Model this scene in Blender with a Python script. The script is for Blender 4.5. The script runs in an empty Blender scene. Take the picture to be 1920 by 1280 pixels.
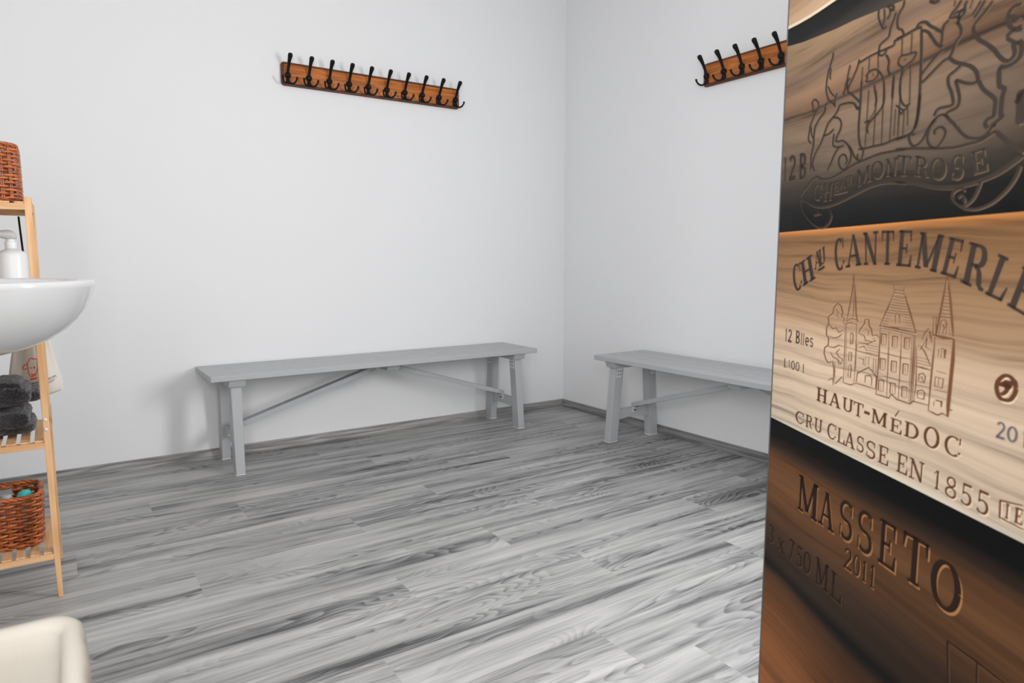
import bpy, math, random
from mathutils import Vector, Matrix, noise
random.seed(7)
S = bpy.context.scene
COL = S.collection
PI = math.pi

# ---------------------------------------------------------------- camera
cam_d = bpy.data.cameras.new('camera')
cam = bpy.data.objects.new('camera', cam_d); COL.objects.link(cam)
YAW, PITCH, ROLL = 0.5923, 0.1179, -0.0006
fw = Vector((math.sin(YAW)*math.cos(PITCH), math.cos(YAW)*math.cos(PITCH), -math.sin(PITCH)))
rt = Vector((math.cos(YAW), -math.sin(YAW), 0)); up = rt.cross(fw)
rt, up = rt*math.cos(ROLL)+up*math.sin(ROLL), up*math.cos(ROLL)-rt*math.sin(ROLL)
M = Matrix((rt, up, -fw)).transposed().to_4x4(); M.translation = Vector((-2.70, -3.4249, 0.93))
cam.matrix_world = M
cam_d.sensor_width = 36; cam_d.lens = 36*1282.1/1920
cam_d.clip_start = 0.05; cam_d.clip_end = 60
cam_d.dof.use_dof = True; cam_d.dof.focus_distance = 2.9; cam_d.dof.aperture_fstop = 7.0
S.camera = cam
# ---------------------------------------------------------------- world, light, exposure
w = bpy.data.worlds.new('world'); S.world = w; w.use_nodes = True
w.node_tree.nodes['Background'].inputs[0].default_value = (0.93, 0.96, 1, 1)
w.node_tree.nodes['Background'].inputs[1].default_value = 1.0
S.view_settings.view_transform = 'Standard'; S.view_settings.look = 'None'
S.view_settings.gamma = 1; S.view_settings.use_curve_mapping = False
S.view_settings.exposure = 0.16
def area(name, loc, target, sx, sy, watts, col=(1, 1, 1)):
    l = bpy.data.lights.new(name, 'AREA'); l.shape = 'RECTANGLE'; l.size = sx; l.size_y = sy
    l.energy = watts; l.color = col
    o = bpy.data.objects.new(name, l); COL.objects.link(o); o.location = loc
    o.rotation_euler = (Vector(target)-Vector(loc)).to_track_quat('-Z', 'Y').to_euler(); return o
area('daylight_window_right', (-0.03, -3.5, 1.45), (-2, -3.5, 1.45), .82, 1.2, 78, (0.985, 0.992, 1))
area('daylight_window_front', (-2.25, -4.37, 1.15), (-2.25, 0, 1.15), 1.38, 1.9, 13, (1, 1, 1))
area('fill_light_left', (-3.12, -3.65, 1.4), (0, -3.3, 1.2), .92, 1.0, 42, (1, 1, 1))  # added fill from the left for the right wall, no known window
area('ceiling_fill_light', (-2.4, -2.9, 2.83), (-2.4, -2.9, 0), .5, .5, 7, (1, .99, .98))  # added fill from above for level surfaces and the right wall

# ---------------------------------------------------------------- helpers
class MB:
    def __init__(s): s.v = []; s.f = []; s.m = []; s.cur = 0; s.uv = None
    def add(s, vs, fs):
        b = len(s.v); s.v += [tuple(v) for v in vs]
        for f in fs: s.f.append(tuple(b+i for i in f)); s.m.append(s.cur)
    def box(s, x0, x1, y0, y1, z0, z1):
        s.add([(x, y, z) for x in (x0, x1) for y in (y0, y1) for z in (z0, z1)],
              [(0, 1, 3, 2), (4, 6, 7, 5), (0, 4, 5, 1), (2, 3, 7, 6), (0, 2, 6, 4), (1, 5, 7, 3)])
    def hexa(s, lo, hi):        # two quads (same winding, lo then hi)
        s.add(list(lo)+list(hi), [(3, 2, 1, 0), (4, 5, 6, 7), (0, 1, 5, 4), (1, 2, 6, 5), (2, 3, 7, 6), (3, 0, 4, 7)])
    def prism(s, pts, a, b):    # pts: list of 3D, extruded by vector a->b
        n = len(pts); a = Vector(a); b = Vector(b)
        s.add([Vector(p)+a for p in pts]+[Vector(p)+b for p in pts],
              [tuple(range(n))[::-1], tuple(range(n, 2*n))]+[(i, (i+1) % n, (i+1) % n+n, i+n) for i in range(n)])
    def loft(s, rings, closed=True, cap=True, loop=False):
        n = len(rings[0]); b = len(s.v); R = len(rings)
        for r in rings: s.v += [tuple(p) for p in r]
        for k in range(R if loop else R-1):
            k2 = (k+1) % R
            for i in range(n if closed else n-1):
                j = (i+1) % n
                s.f.append((b+k*n+i, b+k*n+j, b+k2*n+j, b+k2*n+i)); s.m.append(s.cur)
        if cap and closed and not loop:
            s.f.append(tuple(b+i for i in range(n))[::-1]); s.m.append(s.cur)
            s.f.append(tuple(b+(R-1)*n+i for i in range(n))); s.m.append(s.cur)
    def tube(s, pts, r, n=8, closed=False, cap=True):
        P = [Vector(p) for p in pts]; N = len(P)
        rr = r if isinstance(r, (list, tuple)) else [r]*N
        rings = []; prev = None
        for i in range(N):
            if closed: t = P[(i+1) % N]-P[i-1]
            else: t = P[min(i+1, N-1)]-P[max(i-1, 0)]
            t = t.normalized() if t.length > 1e-9 else Vector((0, 0, 1))
            if prev is None:
                a = Vector((0, 0, 1)) if abs(t.z) < .9 else Vector((1, 0, 0)); u = t.cross(a).normalized()
            else:
                u = prev-t*prev.dot(t); u.normalize()
            prev = u; v = t.cross(u)
            rings.append([P[i]+(u*math.cos(2*PI*k/n)+v*math.sin(2*PI*k/n))*rr[i] for k in range(n)])
        s.loft(rings, True, cap, loop=closed)
    def lathe(s, c, prof, n=32, axis='z'):
        rings = []
        for r, h in prof:
            ring = []
            for k in range(n):
                a = 2*PI*k/n
                p = (r*math.cos(a), r*math.sin(a), h) if axis == 'z' else ((r*math.cos(a), h, -r*math.sin(a)) if axis == 'y' else (h, r*math.cos(a), r*math.sin(a)))
                ring.append((c[0]+p[0], c[1]+p[1], c[2]+p[2]))
            rings.append(ring)
        s.loft(rings)
    def build(s, name, mats, parent=None, smooth=False, bevel=0, ang=40, uvs=None, seg=2):
        me = bpy.data.meshes.new(name); me.from_pydata(s.v, [], s.f)
        mats = mats if isinstance(mats, (list, tuple)) else [mats]
        for m in mats: me.materials.append(m)
        for p, i in zip(me.polygons, s.m): p.material_index = i
        if uvs:
            L = me.uv_layers.new(name='UVMap')
            for p in me.polygons:
                for li, q in zip(p.loop_indices, uvs[p.index]): L.data[li].uv = q
        import bmesh
        bm = bmesh.new(); bm.from_mesh(me); bmesh.ops.recalc_face_normals(bm, faces=bm.faces); bm.to_mesh(me); bm.free()
        if smooth:
            for p in me.polygons: p.use_smooth = True
            me.set_sharp_from_angle(angle=math.radians(ang))
        o = bpy.data.objects.new(name, me); COL.objects.link(o)
        if parent: o.parent = parent
        if bevel:
            b = o.modifiers.new('bevel', 'BEVEL'); b.width = bevel; b.segments = seg; b.limit_method = 'ANGLE'; b.angle_limit = math.radians(35)
            for p in me.polygons: p.use_smooth = True
            me.set_sharp_from_angle(angle=math.radians(35)); b.harden_normals = True
        return o
def tag(o, label=None, cat=None, group=None, kind=None):
    for k, v in (('label', label), ('category', cat), ('group', group), ('kind', kind)):
        if v: o[k] = v
    return o
def thing(name, loc, label, cat, group=None, rz=0):
    o = bpy.data.objects.new(name, None); COL.objects.link(o); o.location = loc; o.rotation_euler = (0, 0, rz)
    o.empty_display_size = .05
    return tag(o, label, cat, group)
def copy_tree(o, parent=None):
    c = o.copy(); COL.objects.link(c); c.parent = parent
    for ch in [x for x in o.children]: copy_tree(ch, c)
    return c
# ---------------------------------------------------------------- node material helpers
class NM:
    def __init__(s, name, rough=.5, spec=.5, metal=0):
        s.mat = bpy.data.materials.new(name); s.mat.use_nodes = True; s.t = s.mat.node_tree
        s.b = s.t.nodes['Principled BSDF']; s.b.inputs['Roughness'].default_value = rough
        s.b.inputs['Specular IOR Level'].default_value = spec; s.b.inputs['Metallic'].default_value = metal
    def n(s, typ, **k):
        nd = s.t.nodes.new(typ)
        for a, b in k.items(): setattr(nd, a, b)
        return nd
    def l(s, a, b): s.t.links.new(a, b)
    def val(s, sock, x):
        if isinstance(x, (int, float)): sock.default_value = x
        elif isinstance(x, tuple): sock.default_value = x if len(x) == 4 or sock.type == 'VECTOR' else (*x, 1)
        else: s.l(x, sock)
    def math(s, op, a, b=0.0, c=None):
        m = s.n('ShaderNodeMath', operation=op); s.val(m.inputs[0], a); s.val(m.inputs[1], b)
        if c is not None: s.val(m.inputs[2], c)
        return m.outputs[0]
    def coord(s, kind='Object'): return s.n('ShaderNodeTexCoord').outputs[kind]
    def sep(s, v): return s.n('ShaderNodeSeparateXYZ'), v
    def xyz(s, v):
        q = s.n('ShaderNodeSeparateXYZ'); s.l(v, q.inputs[0]); return q.outputs
    def comb(s, x, y, z):
        q = s.n('ShaderNodeCombineXYZ'); s.val(q.inputs[0], x); s.val(q.inputs[1], y); s.val(q.inputs[2], z); return q.outputs[0]
    def mapping(s, v, scale=(1, 1, 1), loc=(0, 0, 0)):
        q = s.n('ShaderNodeMapping'); s.l(v, q.inputs[0]); q.inputs['Scale'].default_value = scale; q.inputs['Location'].default_value = loc; return q.outputs[0]
    def noise(s, v, scale=1, detail=2, rough=.5, dist=0):
        q = s.n('ShaderNodeTexNoise'); s.l(v, q.inputs['Vector']); q.inputs['Scale'].default_value = scale
        q.inputs['Detail'].default_value = detail; q.inputs['Roughness'].default_value = rough; q.inputs['Distortion'].default_value = dist
        return q.outputs['Fac']
    def ramp(s, fac, stops, interp='LINEAR'):
        q = s.n('ShaderNodeValToRGB'); s.val(q.inputs[0], fac); e = q.color_ramp.elements; q.color_ramp.interpolation = interp
        while len(e) < len(stops): e.new(.5)
        for el, (p, c) in zip(e, stops):
            el.position = p; el.color = (c, c, c, 1) if isinstance(c, (int, float)) else (*c, 1)
        return q.outputs[0]
    def mix(s, mode, fac, a, b):
        q = s.n('ShaderNodeMix', data_type='RGBA', blend_type=mode)
        s.val(q.inputs[0], fac); s.val(q.inputs[6], a); s.val(q.inputs[7], b); return q.outputs[2]
    def color(s, c): s.val(s.b.inputs['Base Color'], c)
    def bump(s, h, strength=.3, dist=.002):
        q = s.n('ShaderNodeBump'); q.inputs['Strength'].default_value = strength; q.inputs['Distance'].default_value = dist
        s.l(h, q.inputs['Height']); s.l(q.outputs[0], s.b.inputs['Normal'])
def sr(r, g, b):
    return tuple(((c/255)/12.92 if c/255 <= .04045 else ((c/255+.055)/1.055)**2.4) for c in (r, g, b))
def plain(name, c, rough=.5, spec=.5, metal=0, bump=None, vary=.02):
    m = NM(name, rough, spec, metal)
    co = m.coord()
    nz = m.noise(co, 14, 3)
    m.color(m.mix('MULTIPLY', 1.0, c, m.ramp(nz, [(.3, 1-vary), (.7, 1.0)])))
    if bump: m.bump(m.noise(co, bump[0], 3), bump[1], bump[2])
    return m.mat
def wood(name, c0, c1, axis, rough=.45, fine=120, k=9, bump=.15):
    """long-grained wood; axis = grain direction 0,1,2"""
    m = NM(name, rough, .4); sc = [fine*.5]*3; sc[axis] = fine*.02; sb = [k]*3; sb[axis] = k*.08
    co = m.coord()
    a = m.noise(m.mapping(co, tuple(sc)), 1, 3, .6)
    b = m.noise(m.mapping(co, tuple(sb)), 2, 2, .5, .4)
    r = m.math('SINE', m.math('MULTIPLY', b, 34.0))
    v = m.math('ADD', m.math('MULTIPLY', a, .55), m.math('MULTIPLY_ADD', r, .13, .22))
    m.color(m.mix('MIX', m.ramp(v, [(.25, 0), (.72, 1)]), c0, c1)); m.bump(a, bump, .0006)
    return m.mat

m_wall = plain('wall_paint', (.83, .835, .845), .7, .25, bump=(260, .05, .0004), vary=.004)
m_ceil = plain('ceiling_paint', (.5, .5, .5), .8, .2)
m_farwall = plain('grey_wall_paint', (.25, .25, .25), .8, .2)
m_grey = plain('grey_bench_paint', (.43, .444, .452), .4, .4, vary=.0)
m_zinc = plain('zinc_plate', (.68, .71, .71), .3, .6, .25)
m_screw = plain('dark_screw', (.05, .05, .05), .4, .5, .3)
m_felt = plain('white_felt', (.85, .85, .83), .9, .1)
m_black = plain('black_iron', (.004, .0045, .0045), .5, .22)
m_blackcord = plain('black_cord', (.01, .01, .01), .8, .2)
m_ceramic = plain('white_ceramic', (.66, .67, .68), .09, .6)
m_chrome = plain('chrome', (.8, .8, .8), .12, .5, 1)
m_bamboo = wood('bamboo', sr(200, 150, 102), sr(230, 188, 142), 1, .45)
m_bambooz = wood('bamboo_upright', sr(200, 150, 102), sr(230, 188, 142), 2, .45)
m_bamboox = wood('bamboo_rail', sr(200, 150, 102), sr(230, 188, 142), 0, .45)
m_rack = wood('stained_pine', sr(142, 76, 26), sr(208, 122, 54), 0, .4, k=16)
m_rackedge = wood('stained_pine_edge', sr(70, 34, 12), sr(110, 58, 24), 0, .45)
m_base = wood('grey_laminate_skirting', sr(100, 99, 98), sr(168, 166, 164), 0, .35)
m_base_y = wood('grey_laminate_skirting_side', sr(92, 92, 92), sr(150, 149, 148), 1, .35)
m_frame = plain('white_plastic_frame', (.8, .8, .8), .35, .5)
m_alu = plain('grey_metal_trim', (.10, .10, .105), .4, .5, .3)

def laminate():
    m = NM('grey_laminate_floor', .36, .32)
    uv = m.coord('UV')
    wob = m.noise(m.mapping(uv, (1.8, 6, 1), (4, 4, 0)), 1, 2, .5)
    q = m.xyz(uv)
    y = m.math('ADD', q[1], m.math('MULTIPLY', m.math('SUBTRACT', wob, .5), .03))
    wuv = m.comb(q[0], y, 0.0)
    # cathedral figure: contour lines of a slow height field, only in some stretches
    F = m.noise(m.mapping(wuv, (1.9, 9.5, 1)), 1, 1.6, .42, .25)
    ring = m.math('FRACT', m.math('MULTIPLY', F, 21.0))
    ring = m.math('MULTIPLY', m.math('POWER', ring, 1.5), m.ramp(ring, [(.86, 1), (.99, 0)]))
    mask = m.ramp(m.noise(m.mapping(uv, (1.4, 6.5, 1), (5, 3, 0)), 1, 1), [(.40, .12), (.58, 1)])
    st = m.noise(m.mapping(wuv, (1.5, 44, 1), (2, 7, 0)), 1, 5, .62, .2)
    st2 = m.noise(m.mapping(wuv, (1.1, 15, 1), (9, 1, 0)), 1, 3, .5, .5)
    fine = m.noise(m.mapping(wuv, (9, 330, 1)), 1, 3, .6)
    v = m.math('ADD', m.math('MULTIPLY', st, .40), m.math('MULTIPLY', st2, .56))
    v = m.math('SUBTRACT', v, m.math('MULTIPLY', m.math('MULTIPLY', ring, mask), .13))
    v = m.math('ADD', v, m.math('MULTIPLY', fine, .13))
    v = m.math('SUBTRACT', v, .005)
    vo = m.n('ShaderNodeTexVoronoi'); m.l(m.mapping(wuv, (.9, 5.2, 1), (3.3, 1.7, 0)), vo.inputs['Vector']); vo.inputs['Scale'].default_value = 1
    d = vo.outputs['Distance']
    kr = m.math('MULTIPLY', m.math('SINE', m.math('MULTIPLY', d, 90.0)), m.ramp(d, [(.04, 1), (.28, 0)]))
    v = m.math('ADD', v, m.math('MULTIPLY', kr, .04))
    v = m.math('SUBTRACT', v, m.math('MULTIPLY', m.ramp(d, [(0.0, 1), (.02, .8), (.05, 0)]), .14))
    g = m.ramp(v, [(.34, sr(70, 70, 71)), (.41, sr(108, 108, 108)), (.48, sr(146, 146, 145)), (.56, sr(168, 168, 167)), (.66, sr(190, 189, 187))])
    m.color(g); m.bump(fine, .05, .0005)
    m.val(m.b.inputs['Roughness'], m.ramp(v, [(.3, .42), (.6, .34)]))
    return m.mat
m_floor = laminate()
# ================================================================ the room
W_ROOM, Y_NEAR, H_ROOM = 3.15, -4.4, 2.9
def struct(mb, name, mat, **k): return tag(mb.build(name, mat, **k), kind='structure')
# floor: laminate planks 1.22 x 0.185 m, end joints staggered row by row
known = {4: -2.16, 5: -1.47, 6: -1.855, 7: -1.18, 8: -1.498, 9: -1.912, 10: -1.36, 11: -2.11, 12: -1.617}
fb = MB(); uvs = []
for row in range(0, 28):
    y1 = .03-.185*row; y0 = y1-.185
    xj = known.get(row, random.uniform(-2.2, -1.0))
    js = sorted(xj+1.22*k for k in range(-4, 5)); js = [j for j in js if -3.2 < j < .05]
    xs = [-3.2]+js+[.05]
    for a, b in zip(xs[:-1], xs[1:]):
        ox, oy = random.uniform(0, 40), random.uniform(0, 40)
        fb.add([(a, y0, 0), (b, y0, 0), (b, y1, 0), (a, y1, 0)], [(0, 1, 2, 3)])
        uvs.append([(ox, oy), (ox+b-a, oy), (ox+b-a, oy+.185), (ox, oy+.185)])
n = len(fb.f)
fb.box(-3.2, .05, -5.15, .03, -.1, -.004)
uvs += [[(0, 0)]*4]*6
struct(fb, 'floor', m_floor, uvs=uvs)
b = MB(); b.box(-3.3, .15, 0, .15, 0, H_ROOM); struct(b, 'wall_back', m_wall)
def wall_hole(name, plane, a0, a1, h0, h1, w0, w1):   # wall with a window opening
    b = MB()
    for (p0, p1, q0, q1) in ((a0, h0, 0, H_ROOM), (h1, a1, 0, H_ROOM), (h0, h1, 0, w0), (h0, h1, w1, H_ROOM)):
        if plane == 'x': b.box(0, .15, p0, p1, q0, q1)
        elif plane == 'l': b.box(-W_ROOM-.15, -W_ROOM, p0, p1, q0, q1)
        else: b.box(p0, p1, Y_NEAR-.15, Y_NEAR, q0, q1)
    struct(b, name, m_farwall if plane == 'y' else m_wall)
wall_hole('wall_right', 'x', Y_NEAR-.15, 0, -3.96, -3.04, .80, 2.10)
wall_hole('wall_front', 'y', -W_ROOM, 0, -2.97, -1.53, .18, 2.12)
wall_hole('wall_left', 'l', Y_NEAR-.15, 0, -4.15, -3.15, .85, 1.95)  # opening added to house the left fill light
b = MB(); b.box(-W_ROOM-.15, .15, Y_NEAR-.15, .15, H_ROOM, H_ROOM+.1); struct(b, 'ceiling', m_ceil)
# windows; the left one is an addition to brighten the right wall
def glass():
    m = NM('window_glass', .0, .5); m.b.inputs['Transmission Weight'].default_value = 1; m.color((1, 1, 1)); return m.mat
m_glass = glass()
def window(name, plane, a0, a1, z0, z1):
    f = MB(); g = MB(); t = .05
    def bx(mb, p0, p1, q0, q1, d0, d1):
        if plane == 'x': mb.box(d0, d1, p0, p1, q0, q1)
        elif plane == 'l': mb.box(-W_ROOM-d1, -W_ROOM-d0, p0, p1, q0, q1)
        else: mb.box(p0, p1, Y_NEAR-d1, Y_NEAR-d0, q0, q1)
    for r in ((a0, a1, z0, z0+t), (a0, a1, z1-t, z1), (a0, a0+t, z0+t, z1-t), (a1-t, a1, z0+t, z1-t), ((a0+a1)/2-.03, (a0+a1)/2+.03, z0+t, z1-t)):
        bx(f, *r, .04, .10)
    o = struct(f, name, m_frame, bevel=.003)
    bx(g, a0+t, a1-t, z0+t, z1-t, .066, .074); g.build('window_pane', m_glass, o)
    s_ = MB(); bx(s_, a0-.04, a1+.04, z0-.025, z0, -.03 if plane == 'x' else -.03, .12)
    s_.build('window_sill', m_frame, o, bevel=.003)
window('window_1', 'x', -3.96, -3.04, .80, 2.10)
window('window_2', 'y', -2.97, -1.53, .18, 2.12)
window('added_fill_window', 'l', -4.15, -3.15, .85, 1.95)  # unseen window added around the left fill light
# skirting
prof = [(0, 0), (.0185, 0), (.0185, .008), (.0165, .015), (.0125, .0185), (.0115, .022), (.009, .031), (.0085, .036), (.010, .0385), (.009, .042), (.0, .043)]
def skirt(name, p0, p1, inward, mat, mit=(1, 1)):
    p0, p1, q = Vector(p0), Vector(p1), Vector(inward); d = (p1-p0).normalized(); b = MB()
    b.loft([[p0+q*t+d*(t*mit[0])+Vector((0, 0, z)) for t, z in prof], [p1+q*t-d*(t*mit[1])+Vector((0, 0, z)) for t, z in prof]])
    struct(b, name, mat)
skirt('baseboard_back', (-W_ROOM, 0, 0), (0, 0, 0), (0, -1, 0), m_base)
skirt('baseboard_right', (0, 0, 0), (0, Y_NEAR, 0), (-1, 0, 0), m_base_y)
skirt('baseboard_left', (-W_ROOM, 0, 0), (-W_ROOM, Y_NEAR, 0), (1, 0, 0), m_base_y)
# round ceiling lamp, unseen, added to brighten level surfaces and the right wall
t = thing('added_ceiling_light', (-2.4, -2.9, H_ROOM), 'unseen round white ceiling light added as fill', 'ceiling light')
b = MB(); b.lathe((0, 0, 0), [(.27, 0), (.27, -.04), (.25, -.05)], 40); b.build('fill_lamp_base', m_frame, t, smooth=True)
m_glow = NM('fill_lamp_diffuser', .5); m_glow.b.inputs['Emission Color'].default_value = (1, .99, .97, 1); m_glow.b.inputs['Emission Strength'].default_value = .8  # glow of the added ceiling lamp
b = MB(); b.lathe((0, 0, 0), [(.25, -.05), (.20, -.058), (.1, -.061), (.001, -.062)], 40); b.build('fill_lamp_diffuser', m_glow.mat, t, smooth=True)

# ================================================================ benches
SEAT_Z, SEAT_W, SEAT_L, SEAT_T = .4433, .3562, 1.70, .0257
def make_bench(label):
    """local frame: x along the bench, -y towards the room, origin on the floor at the bench centre"""
    t = thing('folding_bench', (0, 0, 0), label, 'bench')
    L = SEAT_L/2; W = SEAT_W/2
    b = MB(); bw = (SEAT_W-3*.009)/4
    for i in range(4):
        y0 = -W+i*(bw+.009); b.box(-L, L, y0, y0+bw, SEAT_Z-SEAT_T, SEAT_Z)
    b.build('seat', m_grey, t, bevel=.004, seg=3)
    for s in (-1, 1):
        xo = s*(L-.0843); xi = s*(L-.0843-.0397); xt = s*(L-.0843-.045)
        # top cleat under the seat
        b = MB(); zt = SEAT_Z-SEAT_T; x_a, x_b = s*(L-.075), s*(L-.145)
        b.prism([(0, -.168, zt), (0, -.155, zt-.031), (0, .155, zt-.031), (0, .168, zt)], (x_a, 0, 0), (x_b, 0, 0)); b.build('cleat', m_grey, t, bevel=.0015)
        for q in (-1, 1):
            b = MB(); zb, zl = .0025, SEAT_Z-SEAT_T-.031
            def quad(z, yo, yi, xa, xb): return [(xa, q*yo, z), (xb, q*yo, z), (xb, q*yi, z), (xa, q*yi, z)]
            b.hexa(quad(zb, .1749, .1149, xo, xi), quad(zl, .142, .086, xo, xt))
            lg = b.build('leg', m_grey, t, bevel=.0035, seg=3)
            b = MB(); b.hexa(quad(0, .1745, .1153, xo-s*.0005, xi+s*.0005), quad(.0028, .1745, .1153, xo-s*.0005, xi+s*.0005)); b.build('foot_pad', m_felt, lg)
            # hinge plate on the inner side of the leg and under the cleat
            b = MB(); xh = s*(L-.0843-.0455)
            b.hexa([(xh-s*.002, q*.136, zl-.052), (xh+s*.002, q*.136, zl-.052), (xh+s*.002, q*.104, zl-.052), (xh-s*.002, q*.104, zl-.052)],
                   [(xh-s*.002, q*.131, zl), (xh+s*.002, q*.131, zl), (xh+s*.002, q*.099, zl), (xh-s*.002, q*.099, zl)])
            b.tube([(xh-s*.003, q*.134, zl-.001), (xh-s*.003, q*.096, zl-.001)], .0036, 8)
            b.cur = 1
            for dz, dy in ((.018, .125), (.036, .127), (.018, .108), (.036, .111)):
                b.lathe((xh-s*.002, q*dy, zl-dz), [(.0034, 0), (.003, -s*.0014), (.0005, -s*.0018)], 8, 'x')
            b.build('hinge', [m_zinc, m_screw], t)
        # stretcher board with arched underside between the two legs
        b = MB(); xs0, xs1 = s*(L-.098), s*(L-.116)
        pts = []
        for k in range(13):
            y = -.128+.256*k/12; pts.append((0, y, .098+.020*max(0, math.cos(y/.128*PI/2))**.5*(1 if abs(y) < .12 else 0)))
        pts += [(0, .122, .166), (0, .06, .166), (0, -.06, .166), (0, -.122, .166)]
        b.prism(pts, (xs0, 0, 0), (xs1, 0, 0)); st = b.build('stretcher', m_grey, t, bevel=.001)
        b = MB(); b.lathe((xs0, 0, .14), [(.006, 0), (.005, s*.003), (.001, s*.004)], 10, 'x'); b.build('bolt', m_zinc, st)
        # diagonal brace: flat board from the stretcher up to the middle cleat
        b = MB(); xa, za = s*(L-.122), .181; xb_, zb_ = s*.045, .392
        d = Vector((xb_-xa, 0, zb_-za)).normalized(); nrm = Vector((-d.z, 0, d.x)); nrm *= 1 if nrm.z > 0 else -1
        A = Vector((xa, 0, za)); B = Vector((xb_, 0, zb_)); h = .0115
        b.prism([A+nrm*h+d*.006, A+d*-.002, A-nrm*h+d*.004, B-nrm*h, B+nrm*h], (0, -.0235, 0), (0, .0235, 0)); br = b.build('brace', m_grey, t, bevel=.002)
        b = MB(); b.box(min(s*(L-.122), s*(L-.117)), max(s*(L-.122), s*(L-.117)), -.013, .013, .140, .170)
        b.box(min(s*(L-.122), s*(L-.155)), max(s*(L-.122), s*(L-.155)), -.013, .013, .168, .1715)
        b.tube([(s*(L-.124), -.014, .169), (s*(L-.124), .014, .169)], .004, 8); b.cur = 1; b.lathe((s*(L-.1225), 0, .152), [(.006, s*-.006), (.005, s*-.008), (.001, s*-.009)], 10, 'x'); b.build('hinge', [m_zinc, m_screw], t)
        mp = A*.67+B*.33+nrm*h; b = MB(); b.lathe(tuple(mp), [(.005, -.002), (.005, .0015), (.001, .0025)], 10, 'z'); b.build('screw', m_zinc, br)
    b = MB(); zt = SEAT_Z-SEAT_T
    b.prism([(0, -.148, zt), (0, -.128, zt-.028), (0, .128, zt-.028), (0, .148, zt)], (-.032, 0, 0), (.032, 0, 0)); b.build('cleat', m_grey, t, bevel=.0015)
    return t
bench = make_bench('grey painted folding bench along the back wall, the whole bench in view')
bench.location = (-1.3182, -.1846, 0)
bench2 = copy_tree(bench); bench2.location = (-.2011, -.7381-.85, 0); bench2.rotation_euler = (0, 0, -PI/2)
tag(bench2, 'grey painted folding bench along the right wall, cut off by the printed panel')
bench['group'] = bench2['group'] = 'grey folding benches along the walls'

# ================================================================ coat racks
def rrect(w, h, r, n=6):
    pts = []
    for cx, cy, a0 in ((w/2-r, h/2-r, 0), (-w/2+r, h/2-r, 90), (-w/2+r, -h/2+r, 180), (w/2-r, -h/2+r, 270)):
        for k in range(n+1):
            a = math.radians(a0+90*k/n); pts.append((cx+r*math.cos(a), cy+r*math.sin(a)))
    return pts
def make_rack(label):
    t = thing('coat_rack', (0, 0, 0), label, 'coat rack')     # origin at board centre, on the wall
    b = MB(); rings = []
    for ins, y in ((0.001, 0), (0, -.002), (0, -.011), (.0025, -.014), (.0065, -.0150), (.0075, -.0165), (.0095, -.0195), (.012, -.020)):
        rings.append([(x, y, z) for x, z in rrect(.968-2*ins, .109-2*ins, .016-ins*.8)])
    b.cur = 1; b.loft(rings, cap=False)
    b.f.append(tuple(range(len(rings[0])))); b.m.append(1)
    k = len(b.v)-len(rings[-1]); b.f.append(tuple(range(k, len(b.v)))); b.m.append(0)
    b.build('backboard', [m_rack, m_rackedge], t, smooth=True, ang=25)
    h = MB()
    h.lathe((0, -.020, 0), [(.0148, 0), (.0148, -.004), (.0138, -.009), (.0106, -.0135), (.006, -.0162), (.001, -.0172)], 20, 'y')
    h.tube([(0, -.0215, .014), (0, -.0215, -.038)], .0062, 8)
    def arm(pts, rr, n=9): 
        P = [Vector(p) for p in pts]; out = []; ro = []
        for i in range(len(P)-1):
            p0, p1, p2, p3 = P[max(i-1, 0)], P[i], P[i+1], P[min(i+2, len(P)-1)]
            for j in range(4):
                u = j/4
                out.append(.5*((2*p1)+(p2-p0)*u+(2*p0-5*p1+4*p2-p3)*u*u+(3*p1-p0-3*p2+p3)*u**3)); ro.append(rr[i]*(1-u)+rr[i+1]*u)
        out.append(P[-1]); ro.append(rr[-1]); h.tube(out, ro, n)
    arm([(0, -.024, .004), (0, -.032, .022), (0, -.045, .044), (0, -.060, .064), (0, -.074, .078), (0, -.080, .0855), (0, -.0825, .089)],
        [.0070, .0062, .0068, .0086, .0112, .0100, .0010])
    for s in (-1, 1):
        arm([(s*.0015, -.0225, 0), (s*.004, -.024, -.022), (s*.0075, -.0275, -.0335), (s*.017, -.035, -.0385), (s*.0265, -.044, -.0345), (s*.0325, -.053, -.023), (s*.034, -.057, -.012), (s*.034, -.057, -.010)],
            [.0050, .0050, .0048, .0046, .0044, .0040, .0054, .0008], 8)
    first = h.build('hook', m_black, t, smooth=True, ang=60)
    for i in range(10):
        o = first if i == 0 else first.copy()
        if i: COL.objects.link(o); o.parent = t
        o.location = (-.4563+i*.1014, 0, -.009)
    return t
rack = make_rack('brown wooden coat rack with ten black iron hooks on the back wall')
rack.location = (-1.2406, 0, 1.8148)
rack2 = copy_tree(rack); rack2.location = (0, -1.092-.484, 1.8148); rack2.rotation_euler = (0, 0, -PI/2)
tag(rack2, 'brown wooden coat rack on the right wall, partly hidden by the printed panel')
rack['group'] = rack2['group'] = 'wooden coat racks with black hooks'

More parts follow.
